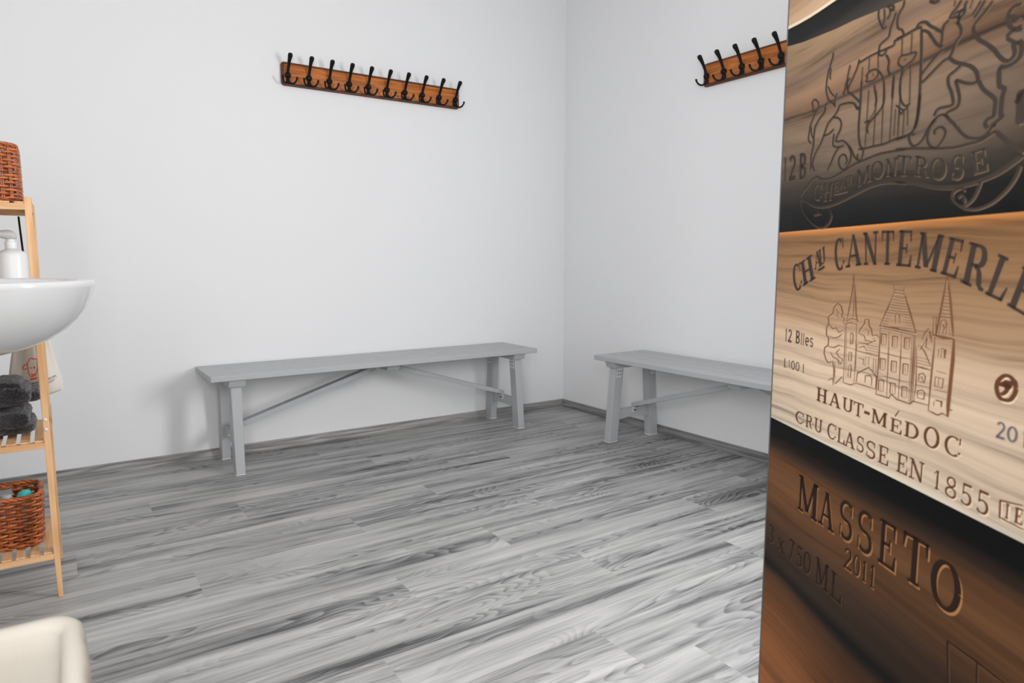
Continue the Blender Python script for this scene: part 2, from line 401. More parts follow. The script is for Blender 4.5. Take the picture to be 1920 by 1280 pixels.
# ================================================================ wash basin on the left wall
def make_sink():
    t = thing('wash_basin', (-W_ROOM, -1.82, .893), 'white ceramic wash basin in front of the bamboo shelf at the left edge', 'sink')
    A, Bh = .526, .285
    def ring(ins, z, a=A, bh=Bh, n=40):
        out = []
        ax, by = a-ins, bh-ins
        for k in range(n+1):
            th = -PI/2+PI*k/n; c, s_ = math.cos(th), math.sin(th)
            x = ax*(abs(c)**.82); y = by*(abs(s_)**.86)*(1 if s_ > 0 else -1)
            out.append((max(x, .0), y, z))
        return out
    out_prof = [(.225, -.148), (.165, -.140), (.116, -.128), (.08, -.112), (.054, -.094), (.034, -.074), (.019, -.052), (.0085, -.030), (.002, -.012), (0, -.004), (.0025, 0)]
    def nar(i): return i*.9
    b = MB(); rings = []
    rings.append([(x*.25, y*.25, -.152) for x, y, z in ring(.225, 0)])
    for ins, z in out_prof: rings.append(ring(ins, z))
    inn = [(.028, .0005), (.036, -.004), (.044, -.016), (.058, -.050), (.085, -.085), (.13, -.112), (.19, -.122), (.25, -.124)]
    for ins, z in inn: rings.append([(max(x, .10 if ins > .03 else .0), y, zz) for x, y, zz in ring(ins, z)])
    b.loft(rings, closed=True, cap=True)
    b.build('bowl', m_ceramic, t, smooth=True, ang=60)
    b = MB(); b.lathe((.27, 0, -.122), [(.022, -.001), (.022, .001), (.016, .0015), (.001, .001)], 20); b.build('drain', m_chrome, t, smooth=True)
    b = MB(); b.lathe((.06, 0, 0), [(.026, 0), (.026, .006), (.020, .010), (.018, .085), (.017, .10), (.001, .104)], 20)
    b.tube([(.06, 0, .07), (.12, 0, .085), (.165, 0, .08), (.172, 0, .06)], [.012, .011, .010, .009], 12)
    fa = b.build('tap', m_chrome, t, smooth=True)
    b = MB(); b.tube([(.06, 0, .104), (.055, 0, .115), (.10, 0, .135)], [.008, .007, .005], 10); b.build('tap_lever', m_chrome, fa, smooth=True)
    b = MB(); b.tube([(.20, 0, -.15), (.20, 0, -.25), (.19, 0, -.28), (.15, 0, -.28), (.14, 0, -.25), (.12, 0, -.22), (0.0, 0, -.22)], .016, 12)
    b.build('drain_trap', m_frame, t, smooth=True)
    return t
make_sink()

# ================================================================ bamboo shelf
LX0, LX1 = -3.10, -2.7275
def make_shelf():
    t = thing('bamboo_shelf', (0, 0, 0), 'light bamboo open shelf standing at the left edge behind the basin', 'shelf')
    t.location = ((LX0+LX1)/2, -1.065, 0); cx, cy = t.location.x, t.location.y
    yf, yb = -1.222-cy, -.912-cy
    xl, xr = LX0-cx, LX1-cx
    for s, xo in ((-1, xl), (1, xr)):
        xi = xo-s*.0145
        # front post: wide above, slimmer below the lowest shelf
        b = MB()
        def q4(x0, x1, y0, y1, z): return [(x0, y0, z), (x1, y0, z), (x1, y1, z), (x0, y1, z)]
        b.loft([q4(xi-s*.001, xo, yf, yf+.030, 1.094), q4(xi-s*.001, xo, yf, yf+.030, .53), q4(xi, xo, yf, yf+.024, .52), q4(xi, xo, yf, yf+.022, .12), q4(xi+s*.003, xo, yf, yf+.014, 0)])
        pf = b.build('post', m_bambooz, t, bevel=.0012)
        b = MB(); b.loft([q4(xi, xo+s*.003, yb-.024, yb, 1.094), q4(xi, xo+s*.003, yb-.024, yb, .4), q4(xi+s*.003, xo+s*.003, yb-.016, yb, 0)])
        b.build('post', m_bambooz, t, bevel=.0012)
        b = MB(); b.box(min(xi, xo), max(xi, xo), yf+.030, yb-.024, 1.064, 1.094); b.build('side_rail', m_bamboo, t, bevel=.001)
        for zz in (.484, .457):
            b = MB(); b.lathe(((xo+xi)/2-s*.001, yf-.0005, zz+.02), [(.0042, .001), (.0042, -.0010), (.003, -.0018), (.0005, -.0022)], 10, 'y'); b.build('screw', m_zinc, pf)
        b = MB(); b.tube([(xo+s*.004, yb-.02, .425), (xo+s*.004, yb-.045, .50)], .0015, 6); b.build('stay_wire', m_zinc, t)
    for zt in (.128, .442, .757, 1.078):
        b = MB(); b.box(xl+.0145, xr-.0145, yf, yf+.02, zt-.0165, zt); b.build('shelf_rail', m_bamboox, t, bevel=.001)
        b = MB(); b.box(xl+.0145, xr-.0145, yb-.018, yb, zt-.0165, zt); b.build('shelf_rail', m_bamboox, t, bevel=.001)
        x = xr-.0155; k = 0; b = MB()
        while x-.021 > xl+.014:
            b.box(x-.021, x, yf+.004, yb-.004, zt+.0003, zt+.0053); x -= .0312; k += 1
        b.build('shelf_slats', m_bamboo, t, bevel=.0008)
    return t
make_shelf()
SH = {k: k+.0054 for k in (.128, .442, .757, 1.078)}

# ================================================================ wicker baskets
def wick_mat(name, a, b_):
    m = NM(name, .33, .5); co = m.coord()
    nz = m.noise(m.mapping(co, (9, 9, 60)), 3, 3, .6)
    m.color(m.ramp(nz, [(.3, a), (.55, b_), (.75, tuple(min(1, c*1.5) for c in b_))])); m.bump(m.noise(co, 300, 2), .2, .0005); return m.mat
m_wick = wick_mat('varnished_willow', sr(100, 48, 18), sr(180, 98, 48))
m_wickd = wick_mat('varnished_willow_dark', sr(86, 38, 14), sr(150, 76, 32))
m_wickl = wick_mat('willow_core', sr(150, 78, 34), sr(205, 140, 84))
def path_rr(hx, hy, r, N):
    """N points at equal arc length round a rounded rectangle + outward normals, starting at back centre"""
    segs = []; pts = []
    raw = []
    for cx, cy, a0 in ((hx-r, hy-r, 90), (hx-r, -hy+r, 0), (-hx+r, -hy+r, -90), (-hx+r, hy-r, -180)):
        for k in range(13):
            a = math.radians(a0-90*k/12); raw.append(Vector((cx+r*math.cos(a), cy+r*math.sin(a))))
    raw = [Vector((0, hy))]+raw
    tot = 0; acc = [0]
    for i in range(len(raw)): tot += (raw[(i+1) % len(raw)]-raw[i]).length; acc.append(tot)
    j = 0
    for k in range(N):
        s = tot*k/N
        while acc[j+1] < s: j += 1
        a, b_ = raw[j], raw[(j+1) % len(raw)]; u = (s-acc[j])/max(acc[j+1]-acc[j], 1e-9)
        p = a.lerp(b_, u); d = (b_-a).normalized(); pts.append((p, Vector((-d.y, d.x))*1.0, s))
    out = []
    for p, nn, s in pts: 
        out.append((p, nn, s))
    return out, tot
def make_basket(loc, hx, hy, h, label, rows, sub, rw, gap=None, flare=.0, mat_weave=None, rim=.0065):
    t = thing('wicker_basket', loc, label, 'basket', None)
    nst = int(round((4*(hx+hy))/sub)); nst += nst % 2 == 0
    per = 6; N = nst*per
    b = MB(); stk = MB()
    def P(k, z, off):
        u = z/h; fl = flare*(u-.0); 
        pts, tot = cache
        p, nn, s = pts[k % N]
        return Vector((p.x+nn.x*(off+fl), p.y+nn.y*(off+fl), z))
    cache = path_rr(hx, hy, min(hx, hy)*.42, N)
    # make sure normals point outward
    p, nn, s = cache[0][0]
    if nn.y < 0: cache = ([(p, -nn, s) for p, nn, s in cache[0]], cache[1])
    rnd = random.Random(3)
    z0 = rim*1.6; dz = (h-2.6*rim-z0)/rows
    for r_ in range(rows+1):
        z = z0+dz*r_; run = []
        for k in range(N+1):
            kk = k % N; ph = PI*(kk/per+r_)
            inside_gap = gap and gap[0] < z < gap[1] and cache[0][kk][0].y > 0 and gap[2] < cache[0][kk][0].x < gap[3]
            if inside_gap:
                if len(run) > 2: b.tube(run, rw, 5)
                run = []; continue
            run.append(P(kk, z+math.sin(kk*.11+r_*2)*.0009, rw*1.15*math.cos(ph+PI*(r_ % 2)*0)+rnd.uniform(-.0004, .0004)))
        if len(run) > 2: b.tube(run, rw, 5)
    b.build('weave', mat_weave or m_wick, t, smooth=True, ang=80)
    for i in range(nst):
        kk = i*per
        if gap and cache[0][kk][0].y > 0 and gap[2] < cache[0][kk][0].x < gap[3]:
            stk.tube([P(kk, 0, 0), P(kk, gap[0], 0)], rw*.8, 5)
        else:
            for dk in (-.0022, .0022):
                p, nn, s = cache[0][kk]; tang = Vector((nn.y, -nn.x))*dk
                stk.tube([P(kk, rim*.5, 0)+tang.to_3d(), P(kk, h-rim, 0)+tang.to_3d()], rw*.72, 5)
    stk.build('stakes', m_wickd, t, smooth=True, ang=80)
    # braided rim and foot
    for nm, zc, rad, nstr in (('rim', h-rim*1.35, rim, 3), ('base_braid', rim*1.0, rim*.8, 2)):
        bb = MB()
        for q in range(nstr):
            pts = []
            for k in range(N):
                ph = 2*PI*(q/nstr)+2*PI*k*round(nst/2.2)/N
                o_ = math.cos(ph)*rad*.62; zz = math.sin(ph)*rad*.5
                pts.append(P(k, zc+zz, o_))
            bb.tube(pts, rad*.52, 6, closed=True)
        bb.build(nm, m_wick, t, smooth=True, ang=80)
    b = MB(); pr = [(p.x*.97, p.y*.97) for p, nn, s in cache[0][::per]]
    b.prism([(x, y, 0) for x, y in pr], (0, 0, rim*.9), (0, 0, rim*.9+.004)); b.build('bottom', m_wickd, t)
    return t
make_basket((-2.919, -1.072, SH[.128]), .151, .080, .154, 'brown wicker basket on the lowest shelf of the bamboo shelf', 14, .026, .0040, gap=(.098, .136, -.075, .082), flare=.006)
make_basket((-2.905, -1.075, SH[1.078]), .150, .112, .156, 'brown wicker basket standing on the top of the bamboo shelf', 13, .024, .0044, flare=.0, rim=.007)
# toiletries lying in the lower basket
m_turq = plain('turquoise_plastic', sr(70, 205, 205), .35, .5)
m_greyp = plain('grey_plastic', sr(170, 175, 180), .4, .5)
bz = SH[.128]+.0145
t = thing('round_container', (-2.800, -1.075, bz), 'small turquoise container with rounded lid in the lower wicker basket', 'container')
b = MB(); b.lathe((0, 0, 0), [(.018, 0), (.0205, .004), (.0205, .085), (.019, .088)], 24); b.build('body', m_turq, t, smooth=True)
b = MB(); b.lathe((0, 0, .0), [(.0215, .086), (.0215, .104), (.020, .116), (.014, .126), (.006, .1305), (.0005, .1312)], 24); b.build('lid', m_turq, t, smooth=True)
t = thing('toiletry_bottle', (-2.845, -1.07, bz), 'grey bottle beside the turquoise container in the lower wicker basket', 'bottle')
b = MB(); b.lathe((0, 0, 0), [(.016, 0), (.0185, .004), (.0185, .078), (.017, .086), (.012, .092)], 24); b.build('body', m_greyp, t, smooth=True)
b = MB(); b.lathe((0, 0, 0), [(.0135, .090), (.0150, .094), (.0150, .118), (.012, .1235), (.0005, .125)], 24); b.build('cap', m_greyp, t, smooth=True)

# pump bottle on the hidden shelf
def milky():
    m = NM('milky_plastic', .35, .5); m.color((.80, .81, .81)); m.b.inputs['Subsurface Weight'].default_value = .3
    m.b.inputs['Subsurface Radius'].default_value = (.02, .02, .02); m.b.inputs['Subsurface Scale'].default_value = .5; return m.mat
m_milk = milky(); m_pump = plain('pale_grey_plastic', (.55, .55, .54), .3, .5)
t = thing('pump_bottle', (-2.7835, -1.08, SH[.757]), 'milky white plastic pump bottle standing behind the basin rim on the bamboo shelf', 'bottle')
b = MB(); b.lathe((0, 0, 0), [(.030, 0), (.0335, .004), (.0345, .02), (.0345, .175), (.0335, .186), (.029, .1925), (.020, .197), (.0125, .2005), (.0118, .205)], 36)
b.build('body', m_milk, t, smooth=True)
b = MB(); b.lathe((0, 0, 0), [(.0125, .2005), (.0138, .2015), (.0142, .219), (.0122, .2205), (.0108, .2215), (.0105, .226), (.007, .227)], 28); b.build('collar', m_milk, t, smooth=True)
b = MB(); rings = []
for k, (x, hw, z0, z1) in enumerate([(-.050, .006, .232, .240), (-.040, .0075, .232, .246), (-.025, .009, .230, .2495), (-.010, .0108, .226, .2515), (.000, .0118, .224, .2515), (.008, .0110, .225, .248), (.0125, .0085, .227, .242), (.0150, .005, .229, .236)]):
    rings.append([(x, hw*math.cos(a), (z0+z1)/2+(z1-z0)/2*math.sin(a)) for a in [2*PI*i/16 for i in range(16)]])
b.loft(rings); b.build('pump_head', m_pump, t, smooth=True)

# folded towels
def towel_mat():
    m = NM('charcoal_terry', .95, .1); co = m.coord()
    a = m.noise(co, 260, 3, .7); b_ = m.noise(co, 40, 2)
    m.color(m.mix('MULTIPLY', 1, m.ramp(a, [(.35, sr(28, 26, 29)), (.55, sr(58, 55, 59)), (.75, sr(104, 100, 105))]), m.ramp(b_, [(.3, .75), (.7, 1)])))
    m.b.inputs['Sheen Weight'].default_value = .5; m.bump(m.noise(co, 190, 3, .7), 1.0, .008); return m.mat
m_towel = towel_mat()
def fluffy(b, x0, x1, y0, y1, z0, z1, seed, sag=0, nx=100, ny=76):
    """a rolled-edge slab of pile: superelliptic section, lofted along y"""
    rings = []; cx, cz = (x0+x1)/2, (z0+z1)/2; hx, hz = (x1-x0)/2, (z1-z0)/2
    for j in range(ny+1):
        v = j/ny; yy = y0+(y1-y0)*(.5-.5*math.cos(PI*v)); e = max(.04, 1-abs(2*v-1)**7)**.5
        ring = []
        for i in range(nx*2):
            a = 2*PI*i/(nx*2); c, s_ = math.cos(a), math.sin(a)
            X = hx*(abs(c)**.22)*(1 if c > 0 else -1); Z = hz*(abs(s_)**.55)*(1 if s_ > 0 else -1)
            X = cx+X*(.93+.07*e); Z = cz+Z*e
            p = Vector((X, yy, Z)); d = Vector((c, (2*v-1)*.8, s_)).normalized()
            p += d*(noise.noise(p*26+Vector((seed, 0, 0)))*.0045+noise.noise(p*130+Vector((0, seed, 0)))*.0032+noise.noise(p*300)*.0022)
            p.z += sag*math.sin((X-x0)*30)*.3
            ring.append(p)
        rings.append(ring)
    b.loft(rings)
def towel(zb, zt, label, seed, lobe):
    t = thing('folded_towel', (-2.905, -1.085, zb), label, 'towel', 'folded charcoal towels on the bamboo shelf')
    ox, oy = t.location.x, t.location.y; H = zt-zb; m_ = H*.5
    b = MB(); fluffy(b, -3.035-ox, (-2.762 if not lobe else -2.766)-ox, -1.150-oy, -.965-oy, .007, (m_+.004) if not lobe else H, seed)
    b.build('lower_fold' if not lobe else 'folded_pile', m_towel, t, smooth=True, ang=180)
    b = MB()
    if not lobe: fluffy(b, -3.03-ox, -2.772-ox, -1.158-oy, -.97-oy, m_-.010, H, seed+5)
    else:
        fluffy(b, -3.03-ox, -2.785-ox, -1.14-oy, -.98-oy, H-.012, H+.016, seed+5)
    b.build('upper_fold' if not lobe else 'top_fold', m_towel, t, smooth=True, ang=180)
    if lobe:
        b = MB(); fluffy(b, -2.86-ox, -2.745-ox, -1.10-oy, -.955-oy, .010, H*.62, seed+9, nx=30); b.build('loose_end', m_towel, t, smooth=True, ang=180)
towel(SH[.442]+.001, .519, 'folded charcoal terry towel, lower of the two on the bamboo shelf', 1.0, False)
towel(.527, .586, 'folded charcoal terry towel, on top of the other one on the bamboo shelf', 4.0, True)

# cloth bag hanging behind the shelf
def linen(name, c, k=900):
    m = NM(name, .9, .15); co = m.coord()
    a = m.noise(m.mapping(co, (k, k, 60)), 1, 2); b_ = m.noise(m.mapping(co, (60, 60, k)), 1, 2); s = m.math('ADD', a, b_)
    m.color(m.mix('MULTIPLY', 1, c, m.ramp(s, [(.4, .82), (.6, 1)]))); m.bump(s, .25, .0006); return m.mat
m_canvas = linen('raw_cotton', sr(216, 212, 204)); m_orange = plain('orange_print', sr(240, 90, 45), .8, .1); m_blackprint = plain('black_print', sr(40, 38, 38), .8, .1)
BX, BZ = -2.7595, .5135
t = thing('cloth_bag', (BX, -.868, BZ), 'natural cotton bag with an orange sheep print hanging behind the bamboo shelf', 'bag')
def bagpt(u, z, side, off=0):
    """u -1..1 across, z height above the bag's bottom"""
    hw = .0775*max(.02, (.405-z)/.405)**.93
    if z < .03: hw *= .93+.07*(z/.03)
    th = .030*(1-abs(u)**2.4)*min(1, .25+z/.06)*max(.12, (.40-z)/.40)
    fold = .0040*math.sin(u*9+z*6)*min(1, z/.15)*(1-abs(u)**4)+.003*math.sin(u*21-z*11)*min(1, z/.3)
    bot = .006*math.cos(u*2.2)+.018*(-u*.5)
    return Vector((hw*u, side*(th+off)+fold+.000, z+(-bot)*(1-min(1, z/.12))-.0))
b = MB(); n_u, n_z = 26, 34
for z_i in range(0, 1):
    rings = []
    for j in range(n_z+1):
        z = .36*j/n_z; ring = [bagpt(-1+2*i/n_u, z, -1) for i in range(n_u+1)]+[bagpt(1-2*i/n_u, z, 1) for i in range(1, n_u)]
        rings.append(ring)
    b.loft(rings)
b.build('bag_body', m_canvas, t, smooth=True, ang=80)
b = MB(); b.tube([bagpt(0, .355, -1)+Vector((0, 0, 0)), Vector((.002, 0, .40)), Vector((-.002, 0, .432)), Vector((-.004, .004, .436)), Vector((.004, .006, .40)), bagpt(0, .355, 1)], .0030, 8)
b.build('handle', m_canvas, t, smooth=True)
def px_bag(px, py):   # metric layout of the print (x across, z up), from its own 100-unit grid
    return (px, py)
def on_bag(x, z, off):
    hw = .0775*max(.02, (.405-z)/.405)**.93
    return bagpt(max(-.97, min(.97, x/hw)), z, -1, off)
def printed(name, mat, strokes, w_):
    b = MB()
    for st in strokes:
        dense = []
        for (a, c) in zip(st[:-1], st[1:]):
            for k in range(3): dense.append((a[0]+(c[0]-a[0])*k/3, a[1]+(c[1]-a[1])*k/3))
        dense.append(st[-1]); base = len(b.v); n = len(dense); vs = []
        for i, (x, z) in enumerate(dense):
            a = dense[max(i-1, 0)]; c = dense[min(i+1, n-1)]; dx, dz = c[0]-a[0], c[1]-a[1]; l = math.hypot(dx, dz) or 1
            nx, nz = -dz/l*w_/2, dx/l*w_/2; vs += [on_bag(x+nx, z+nz, .0010), on_bag(x-nx, z-nz, .0010)]
        b.add(vs, [(2*i, 2*i+1, 2*i+3, 2*i+2) for i in range(n-1)])
    b.build(name, mat, t)
sheep_lines = [[(-0.0145, 0.1004), (-0.0154, 0.1072), (-0.0105, 0.1133), (-0.0091, 0.1196), (-0.0033, 0.1214), (-0.0005, 0.1178), (0.0046, 0.1191), (0.009, 0.1165), (0.0114, 0.1115), (0.0096, 0.1045), (0.0104, 0.096), (0.0087, 0.0848), (0.0053, 0.0751), (-0.0007, 0.068), (-0.0063, 0.0674), (-0.0112, 0.0719), (-0.0141, 0.0798), (-0.0138, 0.091), (-0.0145, 0.1004)], [(-0.0153, 0.1024), (-0.0202, 0.1043), (-0.025, 0.1002), (-0.0277, 0.0942), (-0.0262, 0.0902), (-0.0211, 0.0908), (-0.016, 0.0926)], [(0.0002, 0.0952), (0.0025, 0.095), (0.0027, 0.0915), (0.0004, 0.0912), (0.0002, 0.0946)], [(-0.0075, 0.0958), (-0.0063, 0.094), (-0.0065, 0.0912)], [(-0.007, 0.0766), (-0.005, 0.0724), (-0.0026, 0.0739), (-0.0, 0.0714), (0.0021, 0.0757)], [(-0.0026, 0.0739), (-0.0029, 0.0694)], [(-0.0112, 0.0622), (0.0065, 0.0628)], [(-0.0114, 0.06), (0.0052, 0.0601)]]
bag_bold = [[(-0.0362, 0.0495), (-0.0262, 0.0496)], [(-0.015, 0.0473), (0.0091, 0.0495)], [(0.0345, 0.0532), (0.0422, 0.0548)], [(0.0436, 0.0549), (0.0541, 0.0568)]]
bag_thin = [[(-0.019, 0.0421), (0.0065, 0.0446)], [(-0.0192, 0.0393), (0.0039, 0.0411)], [(-0.0103, 0.0349), (0.0082, 0.0364)], [(-0.0082, 0.0324), (0.0034, 0.0332)], [(0.0348, 0.0498), (0.0419, 0.0511)], [(0.0433, 0.0512), (0.0581, 0.0532)], [(0.0345, 0.0452), (0.0511, 0.0476)], [(0.0342, 0.0418), (0.0509, 0.0441)], [(0.034, 0.0389), (0.0483, 0.0409)]]
printed('sheep_print', m_orange, sheep_lines, .0024)
printed('text_print', m_blackprint, bag_bold[:1], .0019)
printed('text_print', m_blackprint, bag_bold[1:2], .0019)
printed('text_print', m_blackprint, bag_bold[2:], .0019)
printed('small_text_print', m_blackprint, bag_thin[:4], .0009)
printed('small_text_print', m_blackprint, bag_thin[4:], .0009)
# black strap that carries the bag
b = MB(); pts = [(-2.7655, -.905, 1.060), (-2.7650, -.900, 1.040), (-2.7640, -.885, 1.0), (-2.7625, -.868, .953), (-2.7615, -.862, .944), (-2.7625, -.856, .953), (-2.764, -.872, 1.0), (-2.7650, -.893, 1.040), (-2.7655, -.897, 1.060)]
b.tube([Vector(p)-Vector(pts[0]) for p in pts], .0026, 8)
o = b.build('hanging_strap', m_blackcord, smooth=True); o.location = pts[0]; tag(o, 'thin black strap hanging from the top of the bamboo shelf', 'strap')

# laundry hamper with cotton liner, bottom left
m_liner = linen('beige_liner', sr(205, 199, 188), 500)
hx0, hx1, hy0, hy1, HZ = -3.09, -2.692, -2.68, -2.362, .45
t = thing('laundry_basket', ((hx0+hx1)/2, (hy0+hy1)/2, 0), 'open laundry basket lined with beige cotton in the lower left corner', 'basket')
t.scale = (1, 1, 1.026)
HX, HY = (hx1-hx0)/2, (hy1-hy0)/2
def rr3(hx, hy, r, z, wob=0, sd=0, n=10):
    out = []
    for cx, cy, a0 in ((hx-r, hy-r, 0), (-hx+r, hy-r, 90), (-hx+r, -hy+r, 180), (hx-r, -hy+r, 270)):
        for k in range(n+1):
            a = math.radians(a0+90*k/n); p = Vector((cx+r*math.cos(a), cy+r*math.sin(a), z)); out.append(p)
    dense = []
    for i in range(len(out)):
        a, c = out[i], out[(i+1) % len(out)]; m = 24 if i % (n+1) == n else 1
        for k in range(m): dense.append(a.lerp(c, k/m))
    res = []
    for p in dense:
        nn = Vector((p.x/hx, p.y/hy, 0)); nn.normalize()
        d = wob*(noise.noise(Vector((p.x*16, p.y*16, z*5+sd)))+.5*noise.noise(Vector((p.x*45, p.y*45, z*9+sd)))); res.append(p+nn*d+Vector((0, 0, abs(wob)*.5*noise.noise(Vector((p.x*14, p.y*14, sd))))))
    return res
b = MB(); R_ = .038
rings = [rr3(HX*.86+.003, HY*.86+.003, R_, .29, .004, 5), rr3(HX-.012, HY-.012, R_, .305, .006, 5), rr3(HX-.0015, HY-.0015, R_, .34, .010, 4), rr3(HX+.002, HY+.002, R_, .38, .008, 3), rr3(HX-.001, HY-.001, R_, .41, .006, 2),
         rr3(HX, HY, R_, .432, .004, 2), rr3(HX-.003, HY-.003, R_, .444, .003, 2), rr3(HX-.010, HY-.010, R_-.006, .4495, .001, 2), rr3(HX-.020, HY-.020, R_-.010, .4475, .001, 2), rr3(HX-.0275, HY-.0275, R_-.014, .438, .001, 2),
         rr3(HX-.031, HY-.031, R_-.014, .41, .004, 6), rr3(HX-.038, HY-.038, R_-.010, .36, .009, 6.4), rr3(HX-.048, HY-.048, R_-.006, .29, .014, 7), rr3(HX-.060, HY-.060, R_, .2, .014, 8), rr3(HX-.058, HY-.058, R_, .1, .006, 9), rr3(HX-.062, HY-.062, R_, .03, .003, 9)]
for r_ in rings[1:2]: pass
b.loft(rings, cap=False)
k = len(b.v)-len(rings[-1]); b.f.append(tuple(range(k, len(b.v)))); b.m.append(0)
b.build('cotton_liner', m_liner, t, smooth=True, ang=180)
b = MB()
for z in (.012, .10, .20, .30, .425): b.tube(rr3(HX-.017, HY-.017, R_-.012, z)[::2], .0035, 6, closed=True)
for x in [(-HX+.05)+i*(2*HX-.1)/7 for i in range(8)]:
    for s in (-1, 1): b.tube([(x, s*(HY-.017), .006), (x, s*(HY-.017), .43)], .003, 6)
for y in [(-HY+.05)+i*(2*HY-.1)/5 for i in range(6)]:
    for s in (-1, 1): b.tube([(s*(HX-.017), y, .006), (s*(HX-.017), y, .43)], .003, 6)
b.build('wire_frame', m_alu, t, smooth=True)

